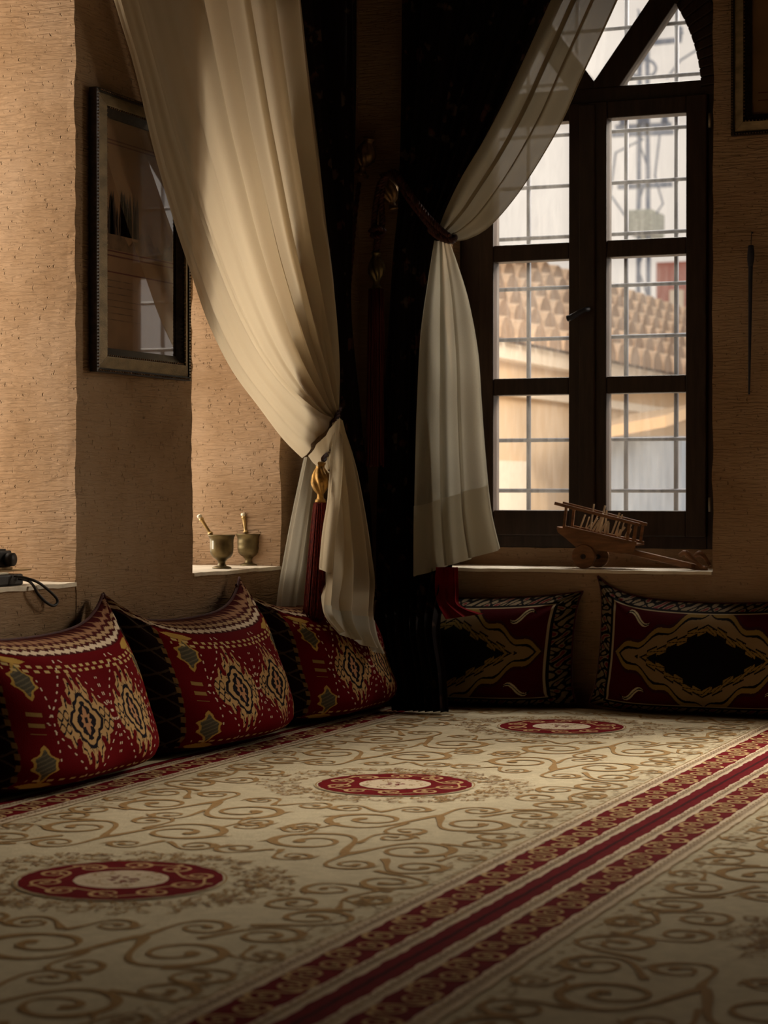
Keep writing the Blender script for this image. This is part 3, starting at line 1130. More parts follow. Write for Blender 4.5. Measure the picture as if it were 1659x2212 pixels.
lpm, lpm2, bpm, bqm = piping_mesh(lp), piping_mesh(lp2), piping_mesh(bp_), piping_mesh(bq_)
GL, GB = 'red kilim cushions along the left wall', 'dark cushions along the back wall'
LX = WX + 0.165
cushion(lm2, lpm2, (LX, 4.43, PZ), PI / 2, 'red kilim cushion cut off by the left edge of the picture', GL)
cushion(lm, lpm, (LX, 5.455, PZ), PI / 2, 'red kilim cushion below the sill holding the black camera', GL)
cushion(lm2, lpm2, (LX, 6.47, PZ), PI / 2, 'red kilim cushion below the framed picture and the mortars', GL)
cushion(lm, lpm, (LX, 7.44, PZ), PI / 2, 'red kilim cushion with the cream curtain hem lying on it', GL)
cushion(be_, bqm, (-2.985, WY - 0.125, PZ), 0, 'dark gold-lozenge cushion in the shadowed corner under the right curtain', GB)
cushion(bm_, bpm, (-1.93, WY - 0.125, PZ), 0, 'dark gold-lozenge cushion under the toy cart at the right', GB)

# ------------------------------------------------------------------ curtains
def sheet(mb, L, R, nu, nv, amp, freq, phase, ztop=None, normal=(1, 0, 0), ampfn=None, mi=0, skew=0.6, curve=0.0, uamp=None):
    """cloth between two edge curves (3-D points), hung in rounded folds; returns the grid"""
    def prep(P):
        P = [Vector(p) for p in P]
        if ztop is not None:
            a, b = P[0], P[1]
            k = (ztop - a.z) / (a.z - b.z)
            P = [a + (a - b) * k] + P
        return P
    A = resample([tuple(p) for p in prep(L)], nv + 1)
    B = resample([tuple(p) for p in prep(R)], nv + 1)
    nrm = np.array(normal, float)
    out = np.zeros((nv + 1, nu + 1, 3))
    us = np.linspace(0, 1, nu + 1)
    for j in range(nv + 1):
        v = j / nv
        w = np.linalg.norm(B[j] - A[j])
        d = (B[j] - A[j]) / (w + 1e-9)
        am = amp * (ampfn(v) if ampfn else 1.0)
        ph = 2 * PI * freq * us + phase + 0.55 * np.sin(2 * PI * us * 1.7 + phase * 2) + 0.25 * math.sin(3 * v + phase)
        f = np.sin(ph) + 0.35 * np.sin(2.3 * ph + 1.0 + v * 1.2)
        g = np.cos(ph)
        env = np.clip(np.minimum(us, 1 - us) * 12, 0.25, 1) * (uamp(us) if uamp else 1.0)
        row = A[j][None, :] + (B[j] - A[j])[None, :] * us[:, None]
        side = skew * min(am, w / (freq * 4.2 + 1e-6))
        row = row + nrm[None, :] * (am * f * env)[:, None] + d[None, :] * (side * g * env)[:, None]
        row[:, 2] -= curve * np.sin(PI * us) * v ** 2
        out[j] = row
    n = nu + 1
    mb.add([tuple(p) for p in out.reshape(-1, 3)],
           [(j * n + i, j * n + i + 1, (j + 1) * n + i + 1, (j + 1) * n + i) for j in range(nv) for i in range(nu)], mi)
    return out


def X(pts, x):
    return [onx(a, b, x if len(r) == 0 else r[0]) for a, b, *r in pts]


def Yp(pts, y):
    return [ony(a, b, y if len(r) == 0 else r[0]) for a, b, *r in pts]


RODZ = 3.12
# left voile
XS = -3.425
root = empty('sheer_curtain', (XS, 6.9, 0.3), 'cream voile curtain swept to a tie in front of the left window', 'curtain', None)
mb = MB()       # leading edge: one broad fold swept across the pier
E0 = [(245, 0), (290, 150), (330, 320), (375, 480), (415, 600), (450, 700), (500, 800), (560, 882), (610, 948), (652, 990)]
E1 = [(306, 0), (342, 135), (380, 275), (420, 400), (464, 530), (512, 650), (566, 755), (622, 830), (684, 885), (720, 903)]
sheet(mb, X(E0, XS + 0.035), X(E1, XS + 0.020), 60, 110, 0.012, 1.6, 0.9, RODZ, ampfn=lambda v: 1.0 - 0.3 * v, skew=0.6)
mb.build('leading_fold', M['sheer'], root, smooth=True)
mb = MB()
E2 = [(296, 0), (333, 135), (372, 280), (412, 405), (455, 535), (503, 655), (557, 760), (613, 835), (676, 888), (712, 903)]
R = X([(656, 0), (672, 160), (690, 320), (707, 480), (722, 600), (729, 700), (731, 790), (728, 850), (724, 903)], XS)
sheet(mb, X(E2, XS - 0.005), R, 280, 120, 0.034, 6.8, 0.4, RODZ, ampfn=lambda v: 1.0 - 0.40 * v, skew=0.95, uamp=lambda u: 0.30 + 0.70 * np.clip((u - 0.22) / 0.15, 0, 1))
mb.build('curtain_panel', M['sheer'], root, smooth=True)
mb = MB()       # loose fold turned out below the tie
L = X([(655, 985, -3.33), (668, 1002, -3.325), (690, 1018, -3.32), (700, 1022, -3.32)], XS)
R = X([(724, 902, -3.335), (722, 935, -3.33), (712, 970, -3.325), (700, 1005, -3.32)], XS)
L = [p + Vector((0.02, 0, 0)) for p in L]
R = [p + Vector((0.02, 0, 0)) for p in R]
sheet(mb, L, R, 40, 20, 0.004, 2.0, 1.0, skew=0.3)
mb.build('turned_edge', M['sheer'], root, smooth=True)
mb = MB()       # tail that hangs in the window light
L = X([(655, 988, -3.40), (632, 1095, -3.41), (612, 1200, -3.41), (599, 1280, -3.41), (593, 1345, -3.41)], XS)
R = X([(700, 985, -3.40), (692, 1090, -3.41), (681, 1200, -3.41), (668, 1280, -3.41), (662, 1345, -3.41)], XS)
sheet(mb, L, R, 80, 60, 0.012, 2.5, 0.2, skew=0.5)
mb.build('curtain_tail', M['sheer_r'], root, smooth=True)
mb = MB()       # tail that falls over the cushion
L = X([(724, 915, -3.34), (716, 990, -3.32), (714, 1080, -3.30), (712, 1160, -3.28), (704, 1240, -3.24), (697, 1300, -3.19), (702, 1330, -3.155), (728, 1362, -3.12)], XS)
R = X([(735, 905, -3.34), (765, 1000, -3.33), (785, 1100, -3.31), (800, 1200, -3.29), (806, 1260, -3.25), (802, 1320, -3.19), (811, 1375, -3.14), (827, 1412, -3.105)], XS)
g2 = sheet(mb, L, R, 140, 110, 0.036, 2.9, 1.1, skew=1.0, ampfn=lambda v: 0.35 + 0.75 * v - 0.5 * max(0, v - 0.8) / 0.2)
mb.build('curtain_tail', M['sheer'], root, smooth=True)
hm = MB()
sub = g2[int(g2.shape[0] * 0.86):] + np.array([0.004, -0.002, 0])
rws, cls = sub.shape[:2]
hm.add([tuple(p) for p in sub.reshape(-1, 3)], [(j * cls + i, j * cls + i + 1, (j + 1) * cls + i + 1, (j + 1) * cls + i) for j in range(rws - 1) for i in range(cls - 1)])
hm.build('hem', M['hem'], root, smooth=True)
mb = MB()
L = X([(720, 925, -3.325), (711, 1020, -3.26), (706, 1080, -3.235), (695, 1150, -3.225), (688, 1226, -3.22)], XS)
R = X([(738, 940, -3.33), (740, 1020, -3.28), (734, 1090, -3.255), (726, 1160, -3.245), (718, 1242, -3.24)], XS)
sheet(mb, L, R, 50, 50, 0.010, 1.3, 2.0, skew=0.5)
mb.build('curtain_fold', M['sheer'], root, smooth=True)

# left brocade drape, gathered to the corner
root = empty('drape', (-3.45, 7.9, 0.05), 'black floral drape beside the cream voile in the room corner', 'curtain')
mb = MB()
XD = -3.44
L = X([(645, 0), (662, 160), (690, 400), (712, 550), (722, 640), (724, 760), (728, 870), (735, 960), (755, 1060), (785, 1200), (805, 1330), (815, 1450), (822, 1530)], XD)
R = X([(769, 0), (768, 160), (765, 330), (761, 460), (757, 560), (756, 640), (763, 740), (775, 850), (782, 930), (790, 1000), (800, 1100), (808, 1250), (815, 1400), (822, 1520)], XD)
R = [Vector((p.x, min(p.y, 8.16), p.z)) for p in R]
sheet(mb, L, R, 120, 120, 0.022, 5.0, 0.7, RODZ, ampfn=lambda v: 1 - 0.6 * math.exp(-((v - 0.55) / 0.15) ** 2))
mb.build('drape_panel', M['drape'], root, smooth=True)

# right brocade drape
root = empty('drape', (-3.2, 8.1, 0.05), 'black floral drape roped back at the left of the arched window', 'curtain')
mb = MB()
YD = 8.10
L = Yp([(868, 0), (867, 150), (865, 300), (861, 400), (858, 470), (850, 540), (843, 640), (835, 780), (822, 930), (815, 1060, 8.09), (812, 1200, 8.07), (815, 1290, 7.98), (824, 1360, 7.80), (838, 1450, 7.70), (846, 1535, 7.66)], YD)
R = Yp([(1215, 0), (1120, 200), (1030, 370), (972, 470), (958, 505), (955, 545), (958, 660), (972, 800), (982, 950), (984, 1100, 8.09), (978, 1210, 8.07), (960, 1290, 7.98), (950, 1360, 7.80), (962, 1450, 7.72), (968, 1538, 7.69)], YD)
sheet(mb, L, R, 200, 160, 0.024, 8.0, 0.3, RODZ, normal=(0, -1, 0), ampfn=lambda v: 1 - 0.7 * math.exp(-((v - 0.42) / 0.12) ** 2))
mb.build('drape_panel', M['drape'], root, smooth=True)

# right voile
YS = 8.00
root = empty('sheer_curtain', (-2.9, YS, 0.55), 'white voile curtain roped back across the arched window', 'curtain')
mb = MB()
L = Yp([(1192, 0), (1140, 115), (1090, 220), (1045, 305), (1000, 380), (968, 445), (948, 497)], YS)
R = Yp([(1334, 0), (1300, 75), (1258, 165), (1215, 262), (1165, 350), (1115, 425), (1060, 488), (1015, 515), (985, 521), (968, 518)], YS)
sheet(mb, L, R, 220, 110, 0.034, 3.1, 0.9, RODZ, normal=(0, -1, 0), ampfn=lambda v: 1 - 0.55 * v, skew=1.0)
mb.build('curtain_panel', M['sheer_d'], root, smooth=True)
mb = MB()
L = Yp([(938, 520), (925, 600), (908, 720), (900, 860), (896, 1000), (894, 1120), (893, 1246)], YS)
R = Yp([(970, 520), (988, 570), (1012, 650), (1032, 760), (1040, 870), (1048, 980), (1060, 1100), (1079, 1186)], YS)
g = sheet(mb, L, R, 140, 120, 0.036, 3.1, 0.2, normal=(0, -1, 0), ampfn=lambda v: 0.25 + 0.85 * v, skew=0.7)
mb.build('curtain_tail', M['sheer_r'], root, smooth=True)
# doubled hem of the tail
hm = MB()
nvr = g.shape[0]
j0 = int(nvr * 0.79)
sub = g[j0:, :, :] + np.array([0, -0.004, 0])
rws, cls = sub.shape[:2]
hm.add([tuple(p) for p in sub.reshape(-1, 3)], [(j * cls + i, j * cls + i + 1, (j + 1) * cls + i + 1, (j + 1) * cls + i) for j in range(rws - 1) for i in range(cls - 1)])
hm.build('hem', M['hem'], root, smooth=True)

# red cloth under the right voile
mb = MB()
L = Yp([(942, 1225), (940, 1270), (946, 1305, 7.93), (962, 1338, 7.89)], 7.985)
R = Yp([(990, 1225), (992, 1275), (996, 1308, 7.96), (1046, 1326, 7.93)], 7.985)
sheet(mb, L, R, 60, 50, 0.010, 2.5, 0.5, normal=(0, -1, 0), skew=0.8)
tag(mb.build('red_cloth', M['redcloth'], smooth=True), 'red cloth hanging out below the white voile onto the corner cushion', 'cloth')

for nm, p, q, lab in (('curtain_rod', (-3.36, 5.7, RODZ + 0.02), (-3.36, 8.15, RODZ + 0.02), 'curtain rod along the top of the left wall'),
                      ('curtain_rod', (-3.45, 8.05, RODZ + 0.02), (-1.4, 8.05, RODZ + 0.02), 'curtain rod along the top of the back wall')):
    m = MB()
    m.tube([p, q], 0.016, 12)
    tag(m.build(nm, M['frame'], smooth=True), lab, 'curtain rod')


# ------------------------------------------------------------------ tiebacks, tassels, holdbacks
def rope(mb, path, r, turns, n=60, strands=3, mi=0):
    P = resample([tuple(p) for p in path], n)
    t = np.gradient(P, axis=0)
    t /= np.linalg.norm(t, axis=1, keepdims=True)
    ref = np.array([0.31, 0.17, 0.93])
    a = np.cross(t, ref)
    a /= np.linalg.norm(a, axis=1, keepdims=True)
    b = np.cross(t, a)
    s = np.linspace(0, 1, n)
    for k in range(strands):
        ph = 2 * PI * (turns * s + k / strands)
        Q = P + a * (r * 0.55 * np.cos(ph))[:, None] + b * (r * 0.55 * np.sin(ph))[:, None]
        mb.tube([tuple(q) for q in Q], r * 0.62, 6, mi)


HEADP = [(0.0, 0.0), (0.55, 0.0), (0.60, 0.03), (0.56, 0.07), (0.42, 0.10), (0.34, 0.16), (0.36, 0.22), (0.62, 0.30), (0.88, 0.42), (0.97, 0.54),
         (0.90, 0.66), (0.68, 0.78), (0.50, 0.86), (0.46, 0.92), (0.60, 0.96), (0.58, 1.0), (0.30, 1.02), (0.0, 1.02)]


def tassel_head(parent, base, r, h, mat, name='tassel_head', axis=(0, 0, 1), leaves=7):
    """turned wooden head carved with acanthus leaves"""
    m = MB()
    q = Vector(axis).normalized().to_track_quat('Z', 'Y').to_matrix().to_4x4()
    T = Matrix.Translation(base) @ q

    def wob(a, z):
        k = z / h
        return 1.0 + (0.26 * abs(math.sin(leaves * a / 2 + 5 * (k - 0.3))) - 0.15) * (1 if 0.22 < k < 0.85 else 0)
    prof = [(p[0] * r, p[1] * h) for p in resample(HEADP, 46)]
    m.lathe([(max(a, 0.0005), b) for a, b in prof], 56, T, wob=wob)
    return m.build(name, mat, parent, smooth=True)


def fringe(parent, top, r0, bottom, r1, mat, n=34, name='fringe', sway=0.0):
    """skirt of hanging threads"""
    m = MB()
    top, bottom = Vector(top), Vector(bottom)
    for k in range(n):
        a = 2 * PI * k / n
        d = Vector((math.cos(a), math.sin(a), 0))
        path = []
        jit = random.uniform(0.80, 1.06)
        for i in range(9):
            t = i / 8
            c = top.lerp(bottom, t)
            rr = (r0 + (r1 - r0) * t ** 0.8) * jit
            path.append(c + d * rr + Vector((0, 0, 1)) * (0.012 * random.random() if i == 8 else 0) + Vector((sway * math.sin(t * 3 + k), sway * math.cos(t * 2 + k), 0)) * t)
        m.tube(path, 0.0026, 5)
    m.tube([top, top.lerp(bottom, 0.5), top.lerp(bottom, 0.97)], lambda s: (r0 + (r1 - r0) * s) * 0.80, 14)
    return m.build(name, mat, parent, smooth=True)


# left tie with gilt tassel
c_top = onx(697, 1000, -3.30)
c_bot = onx(692, 1086, -3.30)
root = empty('curtain_tieback', c_bot, 'gilt-headed red tassel tieback on the cream left curtain', 'tieback')
hh = (c_top - c_bot).length
tassel_head(root, c_bot, 0.036, hh, M['gold'])
fringe(root, c_bot, 0.024, onx(678, 1338, -3.27), 0.042, M['redfringe'], 64)
m = MB()
rope(m, [c_top, onx(701, 978, -3.315), onx(708, 955, -3.345), onx(718, 930, -3.37), onx(729, 895, -3.395)], 0.010, 5, 50)
rope(m, [c_top, onx(705, 980, -3.31), onx(714, 958, -3.34), onx(722, 930, -3.365), onx(730, 897, -3.395)], 0.010, 5, 50)
rope(m, [onx(729, 895, -3.395), onx(736, 872, -3.43), onx(742, 800, -3.475), onx(752, 650, -3.48), onx(766, 480, -3.48), onx(776, 395, -3.48)], 0.009, 12, 80)
m.build('cord', M['rope'], root, smooth=True)

# holdback of the left curtain, by the corner
hb_b = ony(779, 383, 8.12)
root = empty('curtain_holdback', hb_b, 'dark turned holdback knob on the plaster strip, without a rope', 'holdback')
tassel_head(root, ony(780, 378, 8.12), 0.043, (ony(797, 298, 8.10) - ony(780, 378, 8.12)).length, M['bronze'], 'knob', ony(797, 298, 8.10) - ony(780, 378, 8.12))
m = MB()
m.tube([ony(787, 340, 8.11), Vector((ony(787, 340, 8.11).x, WY + 0.002, ony(787, 340, 8.11).z))], 0.012, 10)
m.bar(ony(764, 373, 8.12), ony(792, 382, 8.11), 0.03, 0.016)
m.build('bracket', M['bronze'], root)

# holdback of the right curtain
p0, p1 = ony(850, 455, 8.10), ony(832, 375, 8.10)
root = empty('curtain_holdback', p0, 'dark turned holdback knob with the roped tassel hung over it', 'holdback')
tassel_head(root, p0, 0.043, (p1 - p0).length, M['bronze'], 'knob', p1 - p0)
m = MB()
m.tube([p0.lerp(p1, 0.5), Vector((p0.lerp(p1, 0.5).x, WY + 0.002, p0.lerp(p1, 0.5).z))], 0.012, 10)
m.build('bracket', M['bronze'], root)

# right tie: rope round the drape, over the knob, tassel on the plaster strip
t_top, t_bot = ony(812, 545, 8.09), ony(813, 624, 8.09)
root = empty('curtain_tieback', t_bot, 'long maroon tassel tieback roping the right drape and voile', 'tieback')
tassel_head(root, t_bot, 0.036, (t_top - t_bot).length, M['brass'])
fringe(root, t_bot, 0.030, ony(812, 1010, 8.09), 0.040, M['darkfringe'], 56)
m = MB()
YR = 8.03
rope(m, [t_top, ony(814, 515, 8.08), ony(808, 490, 8.08), ony(812, 440, 8.07), ony(822, 395, 8.05), ony(842, 375, 8.04), ony(858, 388, 8.02), ony(880, 425, 7.99), ony(910, 465, 7.96), ony(940, 500, 7.945), ony(965, 516, 7.95)], 0.012, 16, 140)
rope(m, [t_top, ony(818, 515, 8.08), ony(826, 480, 8.08), ony(824, 430, 8.07), ony(834, 385, 8.05), ony(852, 372, 8.04), ony(875, 402, 7.99), ony(905, 445, 7.96), ony(940, 485, 7.945), ony(972, 512, 7.95)], 0.012, 16, 140)
rope(m, [ony(800, 500, 8.075), ony(814, 492, 8.055), ony(830, 500, 8.075), ony(818, 512, 8.07), ony(802, 506, 8.07)], 0.011, 4, 40)
rope(m, [ony(928, 496, 7.96), ony(948, 512, 7.94), ony(974, 521, 7.955), ony(982, 512, 8.0), ony(972, 500, 8.10)], 0.012, 6, 50)
m.build('cord', M['rope'], root, smooth=True)


# ------------------------------------------------------------------ framed pictures
def picture(name, to3, w, h, label, art, fw=0.085):
    """to3(a, b, d): a across, b up, d out of the wall"""
    root = empty(name, to3(w / 2, 0, 0), label, 'picture')

    def ringbox(m, i0, i1, d0, d1):
        o = [(i0, i0), (w - i0, i0), (w - i0, h - i0), (i0, h - i0)]
        n = [(i1, i1), (w - i1, i1), (w - i1, h - i1), (i1, h - i1)]
        for k in range(4):
            k2 = (k + 1) % 4
            v = [to3(*o[k], 0.002), to3(*o[k2], 0.002), to3(*n[k2], 0.002), to3(*n[k], 0.002),
                 to3(*o[k], d0), to3(*o[k2], d0), to3(*n[k2], d1), to3(*n[k], d1)]
            m.add(v, [(4, 5, 6, 7), (0, 1, 5, 4), (3, 7, 6, 2), (0, 4, 7, 3), (1, 2, 6, 5), (0, 3, 2, 1)])
    m = MB()
    ringbox(m, 0.012, fw * 0.62, 0.026, 0.040)
    m.build('frame', M['picframe'], root, bevel=0.002)
    m = MB()
    ringbox(m, 0.0, 0.014, 0.030, 0.032)
    ringbox(m, fw * 0.60, fw * 0.98, 0.034, 0.016)
    m.build('moulding', M['picdark'], root)
    for inset, r, step in ((0.006, 0.0036, 0.011), (fw * 0.66, 0.0045, 0.014)):
        m = MB()
        for k in range(4):
            o = [(inset, inset), (w - inset, inset), (w - inset, h - inset), (inset, h - inset)]
            a, b = o[k], o[(k + 1) % 4]
            ln = math.hypot(b[0] - a[0], b[1] - a[1])
            for i in range(int(ln / step)):
                t = (i + 0.5) * step / ln
                c = Vector(to3(a[0] + (b[0] - a[0]) * t, a[1] + (b[1] - a[1]) * t, 0.033 if inset < 0.01 else 0.036))
                vs = [c + Vector(q) * r for q in ((1, 0, 0), (-1, 0, 0), (0, 1, 0), (0, -1, 0), (0, 0, 1), (0, 0, -1))]
                m.add(vs, [(0, 2, 4), (2, 1, 4), (1, 3, 4), (3, 0, 4), (2, 0, 5), (1, 2, 5), (3, 1, 5), (0, 3, 5)])
        m.build('beading', M['bronze'], root, smooth=True)
    art(root, to3, fw, w, h)
    m = MB()
    i = fw * 0.94
    m.add([to3(i, i, 0.014), to3(w - i, i, 0.014), to3(w - i, h - i, 0.014), to3(i, h - i, 0.014)], [(0, 1, 2, 3)])
    m.build('glass', M['picglass'], root)
    return root


M['a_ground'] = plain('sepia_paper', (0.26, 0.15, 0.075), 0.8, vary=0.18, scale=6)
M['a_dark'] = plain('sepia_ink', (0.035, 0.018, 0.010), 0.8, vary=0.3)
M['a_mid'] = plain('sepia_wash', (0.17, 0.10, 0.05), 0.8, vary=0.35, scale=25)
M['a_line'] = plain('russet_ruling', (0.12, 0.035, 0.02), 0.8, vary=0.2)


def art_landscape(root, to3, fw, w, h):
    i = fw * 0.9
    m = MB()
    m.add([to3(i, i, 0.006), to3(w - i, i, 0.006), to3(w - i, h - i, 0.006), to3(i, h - i, 0.006)], [(0, 1, 2, 3)], 0)
    W, Hh = w - 2 * i, h - 2 * i

    def q(a, b, d):
        return to3(i + a * W, i + b * Hh, d)
    for b in (0.885, 0.90, 0.405, 0.425, 0.335):
        m.add([q(0.03, b, 0.008), q(0.97, b, 0.008), q(0.97, b + 0.006, 0.008), q(0.03, b + 0.006, 0.008)], [(0, 1, 2, 3)], 3)
    # hill and a stand of dark conifers
    n = 30
    top = [(0.04 + 0.92 * k / n, 0.50 + 0.03 * math.sin(k * 0.45) + 0.012 * math.sin(k * 1.7)) for k in range(n + 1)]
    v = [q(a, 0.435, 0.0085) for a, b in top] + [q(a, b, 0.0085) for a, b in top]
    m.add(v, [(k, k + 1, k + 2 + n, k + 1 + n) for k in range(n)], 2)
    for k in range(30):
        a = 0.05 + 0.42 * random.random()
        hh_ = random.uniform(0.10, 0.20)
        ww = random.uniform(0.010, 0.022)
        m.add([q(a - ww, 0.50, 0.009), q(a + ww, 0.50, 0.009), q(a + ww * 0.7, 0.50 + hh_ * 0.7, 0.009), q(a, 0.50 + hh_, 0.009), q(a - ww * 0.7, 0.50 + hh_ * 0.7, 0.009)], [(0, 1, 2, 3, 4)], 1)
    for k in range(7):
        b = 0.30 - k * 0.028
        m.add([q(0.05, b, 0.008), q(0.05 + random.uniform(0.3, 0.8), b, 0.008), q(0.4, b + 0.004, 0.008), q(0.05, b + 0.004, 0.008)], [(0, 1, 2, 3)], 2)
    m.build('print', [M['a_ground'], M['a_dark'], M['a_mid'], M['a_line']], root)


def art_plain(root, to3, fw, w, h):
    i = fw * 0.9
    m = MB()
    m.add([to3(i, i, 0.006), to3(w - i, i, 0.006), to3(w - i, h - i, 0.006), to3(i, h - i, 0.006)], [(0, 1, 2, 3)], 0)
    for b in (0.06, 0.09):
        m.add([to3(i + 0.03, i + b, 0.008), to3(w - i - 0.03, i + b, 0.008), to3(w - i - 0.03, i + b + 0.004, 0.008), to3(i + 0.03, i + b + 0.004, 0.008)], [(0, 1, 2, 3)], 1)
    m.build('print', [M['a_ground'], M['a_line']], root)


picture('framed_picture', lambda a, b, d: (WX + 0.006 + d, 5.94 + a, 1.285 + b), 0.655, 0.93,
        'tall gilt-framed sepia print hanging on the pier between the left windows', art_landscape)
picture('framed_picture', lambda a, b, d: (-1.881 + a, WY - 0.006 - d, 2.30 + b), 0.66, 0.92,
        'gilt-framed picture high on the wall right of the arched window', art_plain, 0.082)

# dark sheathed stick on its nail
root = empty('hanging_dagger', ony(1618, 858, 8.17), 'long thin dark dagger hanging from a nail at the right', 'dagger')
m = MB()
pt = [ony(1622, 538, 8.17), ony(1621, 600, 8.17), ony(1620, 700, 8.17), ony(1618, 852, 8.17)]
m.tube(resample([tuple(p) for p in pt], 24), lambda s: 0.0095 - 0.0055 * s, 10)
m.build('sheath', M['iron'], root, smooth=True)
m = MB()
m.tube(resample([tuple(ony(1622, 530, 8.17)), tuple(ony(1622, 545, 8.17)), tuple(ony(1621, 575, 8.17))], 10), lambda s: 0.010 + 0.004 * math.sin(PI * s), 10)
m.build('hilt', M['iron'], root, smooth=True)
m = MB()
m.tube([ony(1622, 534, 8.17), ony(1623.5, 502, 8.185)], 0.0016, 6)
m.tube([ony(1623.5, 502, 8.18), Vector((ony(1623.5, 502, 8.18).x, 8.205, ony(1623.5, 502, 8.18).z))], 0.003, 6)
m.build('hanging_wire', M['iron'], root)

# ------------------------------------------------------------------ mortars and pestles on the left sill
MORT = [(0.0, 0.0), (0.66, 0.0), (0.68, 0.02), (0.60, 0.045), (0.36, 0.075), (0.27, 0.13), (0.27, 0.19), (0.40, 0.26), (0.66, 0.34), (0.80, 0.44), (0.845, 0.58),
        (0.85, 0.80), (0.88, 0.90), (0.95, 0.96), (1.0, 0.99), (0.99, 1.0), (0.93, 0.985), (0.82, 0.88), (0.78, 0.60), (0.60, 0.40), (0.0, 0.36)]


def mortar(px, pxw, py_base, y_w, hpx, label, grooves, sticker):
    base = onx(px, py_base, y_w)
    base.z = SILL_L + 0.001
    k = (base - CAM).length / FPX
    r, h = pxw * k / 2, hpx * k
    root = empty('mortar', base, label, 'mortar', 'brass mortars on the left sill')
    m = MB()
    prof = [(max(a * r, 0.0004), b * h) for a, b in resample(MORT, 80)]

    def wob(a, z):
        q = z / h
        return 1 + (0.018 * math.sin(q * 95) if grooves and 0.36 < q < 0.84 else 0)
    m.lathe(prof, 48, Matrix.Translation(base), wob=wob)
    m.build('bowl', M['brass'], root, smooth=True)
    if sticker:
        m = MB()
        c = math.atan2(-(base.y), -(base.x)) - 0.85
        vs = []
        for j in range(2):
            for i in range(5):
                a = c + (i - 2) * 0.055
                vs.append(base + Vector((math.cos(a) * r * 0.858, math.sin(a) * r * 0.858, h * (0.58 + 0.25 * j))))
        m.add(vs, [(i, i + 1, i + 6, i + 5) for i in range(4)])
        tag(m.build('paper_label', M['sticker'], root), 'small white paper label')
    return base, r, h


def pestle(tip, end, r, label):
    root = empty('pestle', end, label, 'pestle', 'pestles standing in the mortars')
    d = tip - end
    q = d.normalized().to_track_quat('Z', 'Y').to_matrix().to_4x4()
    T = Matrix.Translation(end) @ q
    ln = d.length
    prof = [(0.3, 0), (0.9, 0.02), (1.0, 0.08), (0.72, 0.20), (0.66, 0.42), (0.66, 0.47), (0.95, 0.50), (0.98, 0.53), (0.66, 0.56), (0.58, 0.62), (0.62, 0.78), (0.72, 0.85), (0.92, 0.875), (0.86, 0.90), (0.70, 0.92)]
    m = MB()
    m.lathe([(a * r, b * ln) for a, b in resample(prof, 60)], 20, T)
    m.build('shaft', M['pestle'], root, smooth=True)
    m = MB()
    kn = [(0.60, 0.915), (0.86, 0.935), (0.95, 0.96), (0.86, 0.985), (0.5, 1.0), (0.05, 1.005)]
    m.lathe([(a * r, b * ln) for a, b in resample(kn, 20)], 20, T)
    m.build('knob', M['pestletop'], root, smooth=True)


def at_depth(px, py, ref):
    return CAM + ray(px, py) * ((ref - CAM).dot(_f) / FPX)


b1, r1, h1 = mortar(479, 60, 1228, -3.60, 72, 'larger dark brass mortar with a white label, nearer the pier', False, True)
b2, r2, h2 = mortar(537, 57, 1224, -3.64, 68, 'ribbed brass mortar farther along the sill, beside the curtain', True, False)
e1 = b1 + Vector((0.004, 0.002, h1 * 0.43))
pestle(at_depth(429, 1112, b1), e1, 0.0105, 'pestle leaning left in the labelled mortar')
e2 = b2 + Vector((-0.004, 0.008, h2 * 0.42))
pestle(at_depth(525, 1108, b2), e2, 0.0105, 'pestle standing almost upright in the ribbed mortar')

# ------------------------------------------------------------------ camera things on the near sill
SL = SILL_L + 0.001
y1 = onx(51, 1250, -3.545).y
root = empty('camera_case', (-3.60, y1 - 0.075, SILL_L), 'flat black camera case with a wrist strap on the near sill', 'camera case')
m = MB()
m.box(-3.65, -3.545, y1 - 0.17, y1, SL, SL + 0.036)
m.build('body', M['black'], root, bevel=0.006)
m = MB()
st = [onx(30, 1244, -3.540), onx(52, 1248, -3.51), onx(80, 1257, -3.485), onx(105, 1275, -3.475), onx(123, 1294, -3.47), onx(122, 1305, -3.47), onx(112, 1308, -3.47), onx(95, 1297, -3.472), onx(80, 1280, -3.475), onx(74, 1268, -3.478), onx(62, 1255, -3.50), onx(40, 1250, -3.540)]
P = resample([tuple(p) for p in st], 70)
m.tube([tuple(p) for p in P], 0.0046, 8)
m.build('wrist_strap', M['black'], root, smooth=True)
yc = onx(16, 1228, -3.56).y
m = MB()
m.box(-3.68, -3.555, yc - 0.16, yc, SL + 0.0365, SL + 0.0425)
tag(m.build('cream_card', M['paper'], bevel=0.001), 'cream card lying on the black camera case', 'card')
yt = onx(54, 1228, -3.60).y
m = MB()
m.box(-3.70, -3.575, yt - 0.20, yt, SL + 0.043, SL + 0.0475)
tag(m.build('tan_board', M['kraft'], bevel=0.001), 'thin tan board lying across the cream card', 'board')
cy = onx(26, 1205, -3.60).y
root = empty('compact_camera', (-3.62, cy - 0.05, SL + 0.0475), 'small black camera standing on the tan board', 'camera')
m = MB()
m.box(-3.66, -3.60, cy - 0.14, cy, SL + 0.056, SL + 0.108)
m.build('body', M['black'], root, bevel=0.005)
m = MB()
m.box(-3.665, -3.596, cy - 0.14, cy - 0.001, SL + 0.0478, SL + 0.0565)
m.build('base_plate', M['kraft'], root, bevel=0.003)
m = MB()
m.tube([(-3.61, cy - 0.030, SL + 0.080), (-3.575, cy - 0.030, SL + 0.080)], 0.021, 24)
m.build('lens', M['black'], root, smooth=True)
m = MB()
m.box(-3.655, -3.61, cy - 0.13, cy - 0.020, SL + 0.108, SL + 0.113)
m.build('top_plate', M['black'], root)

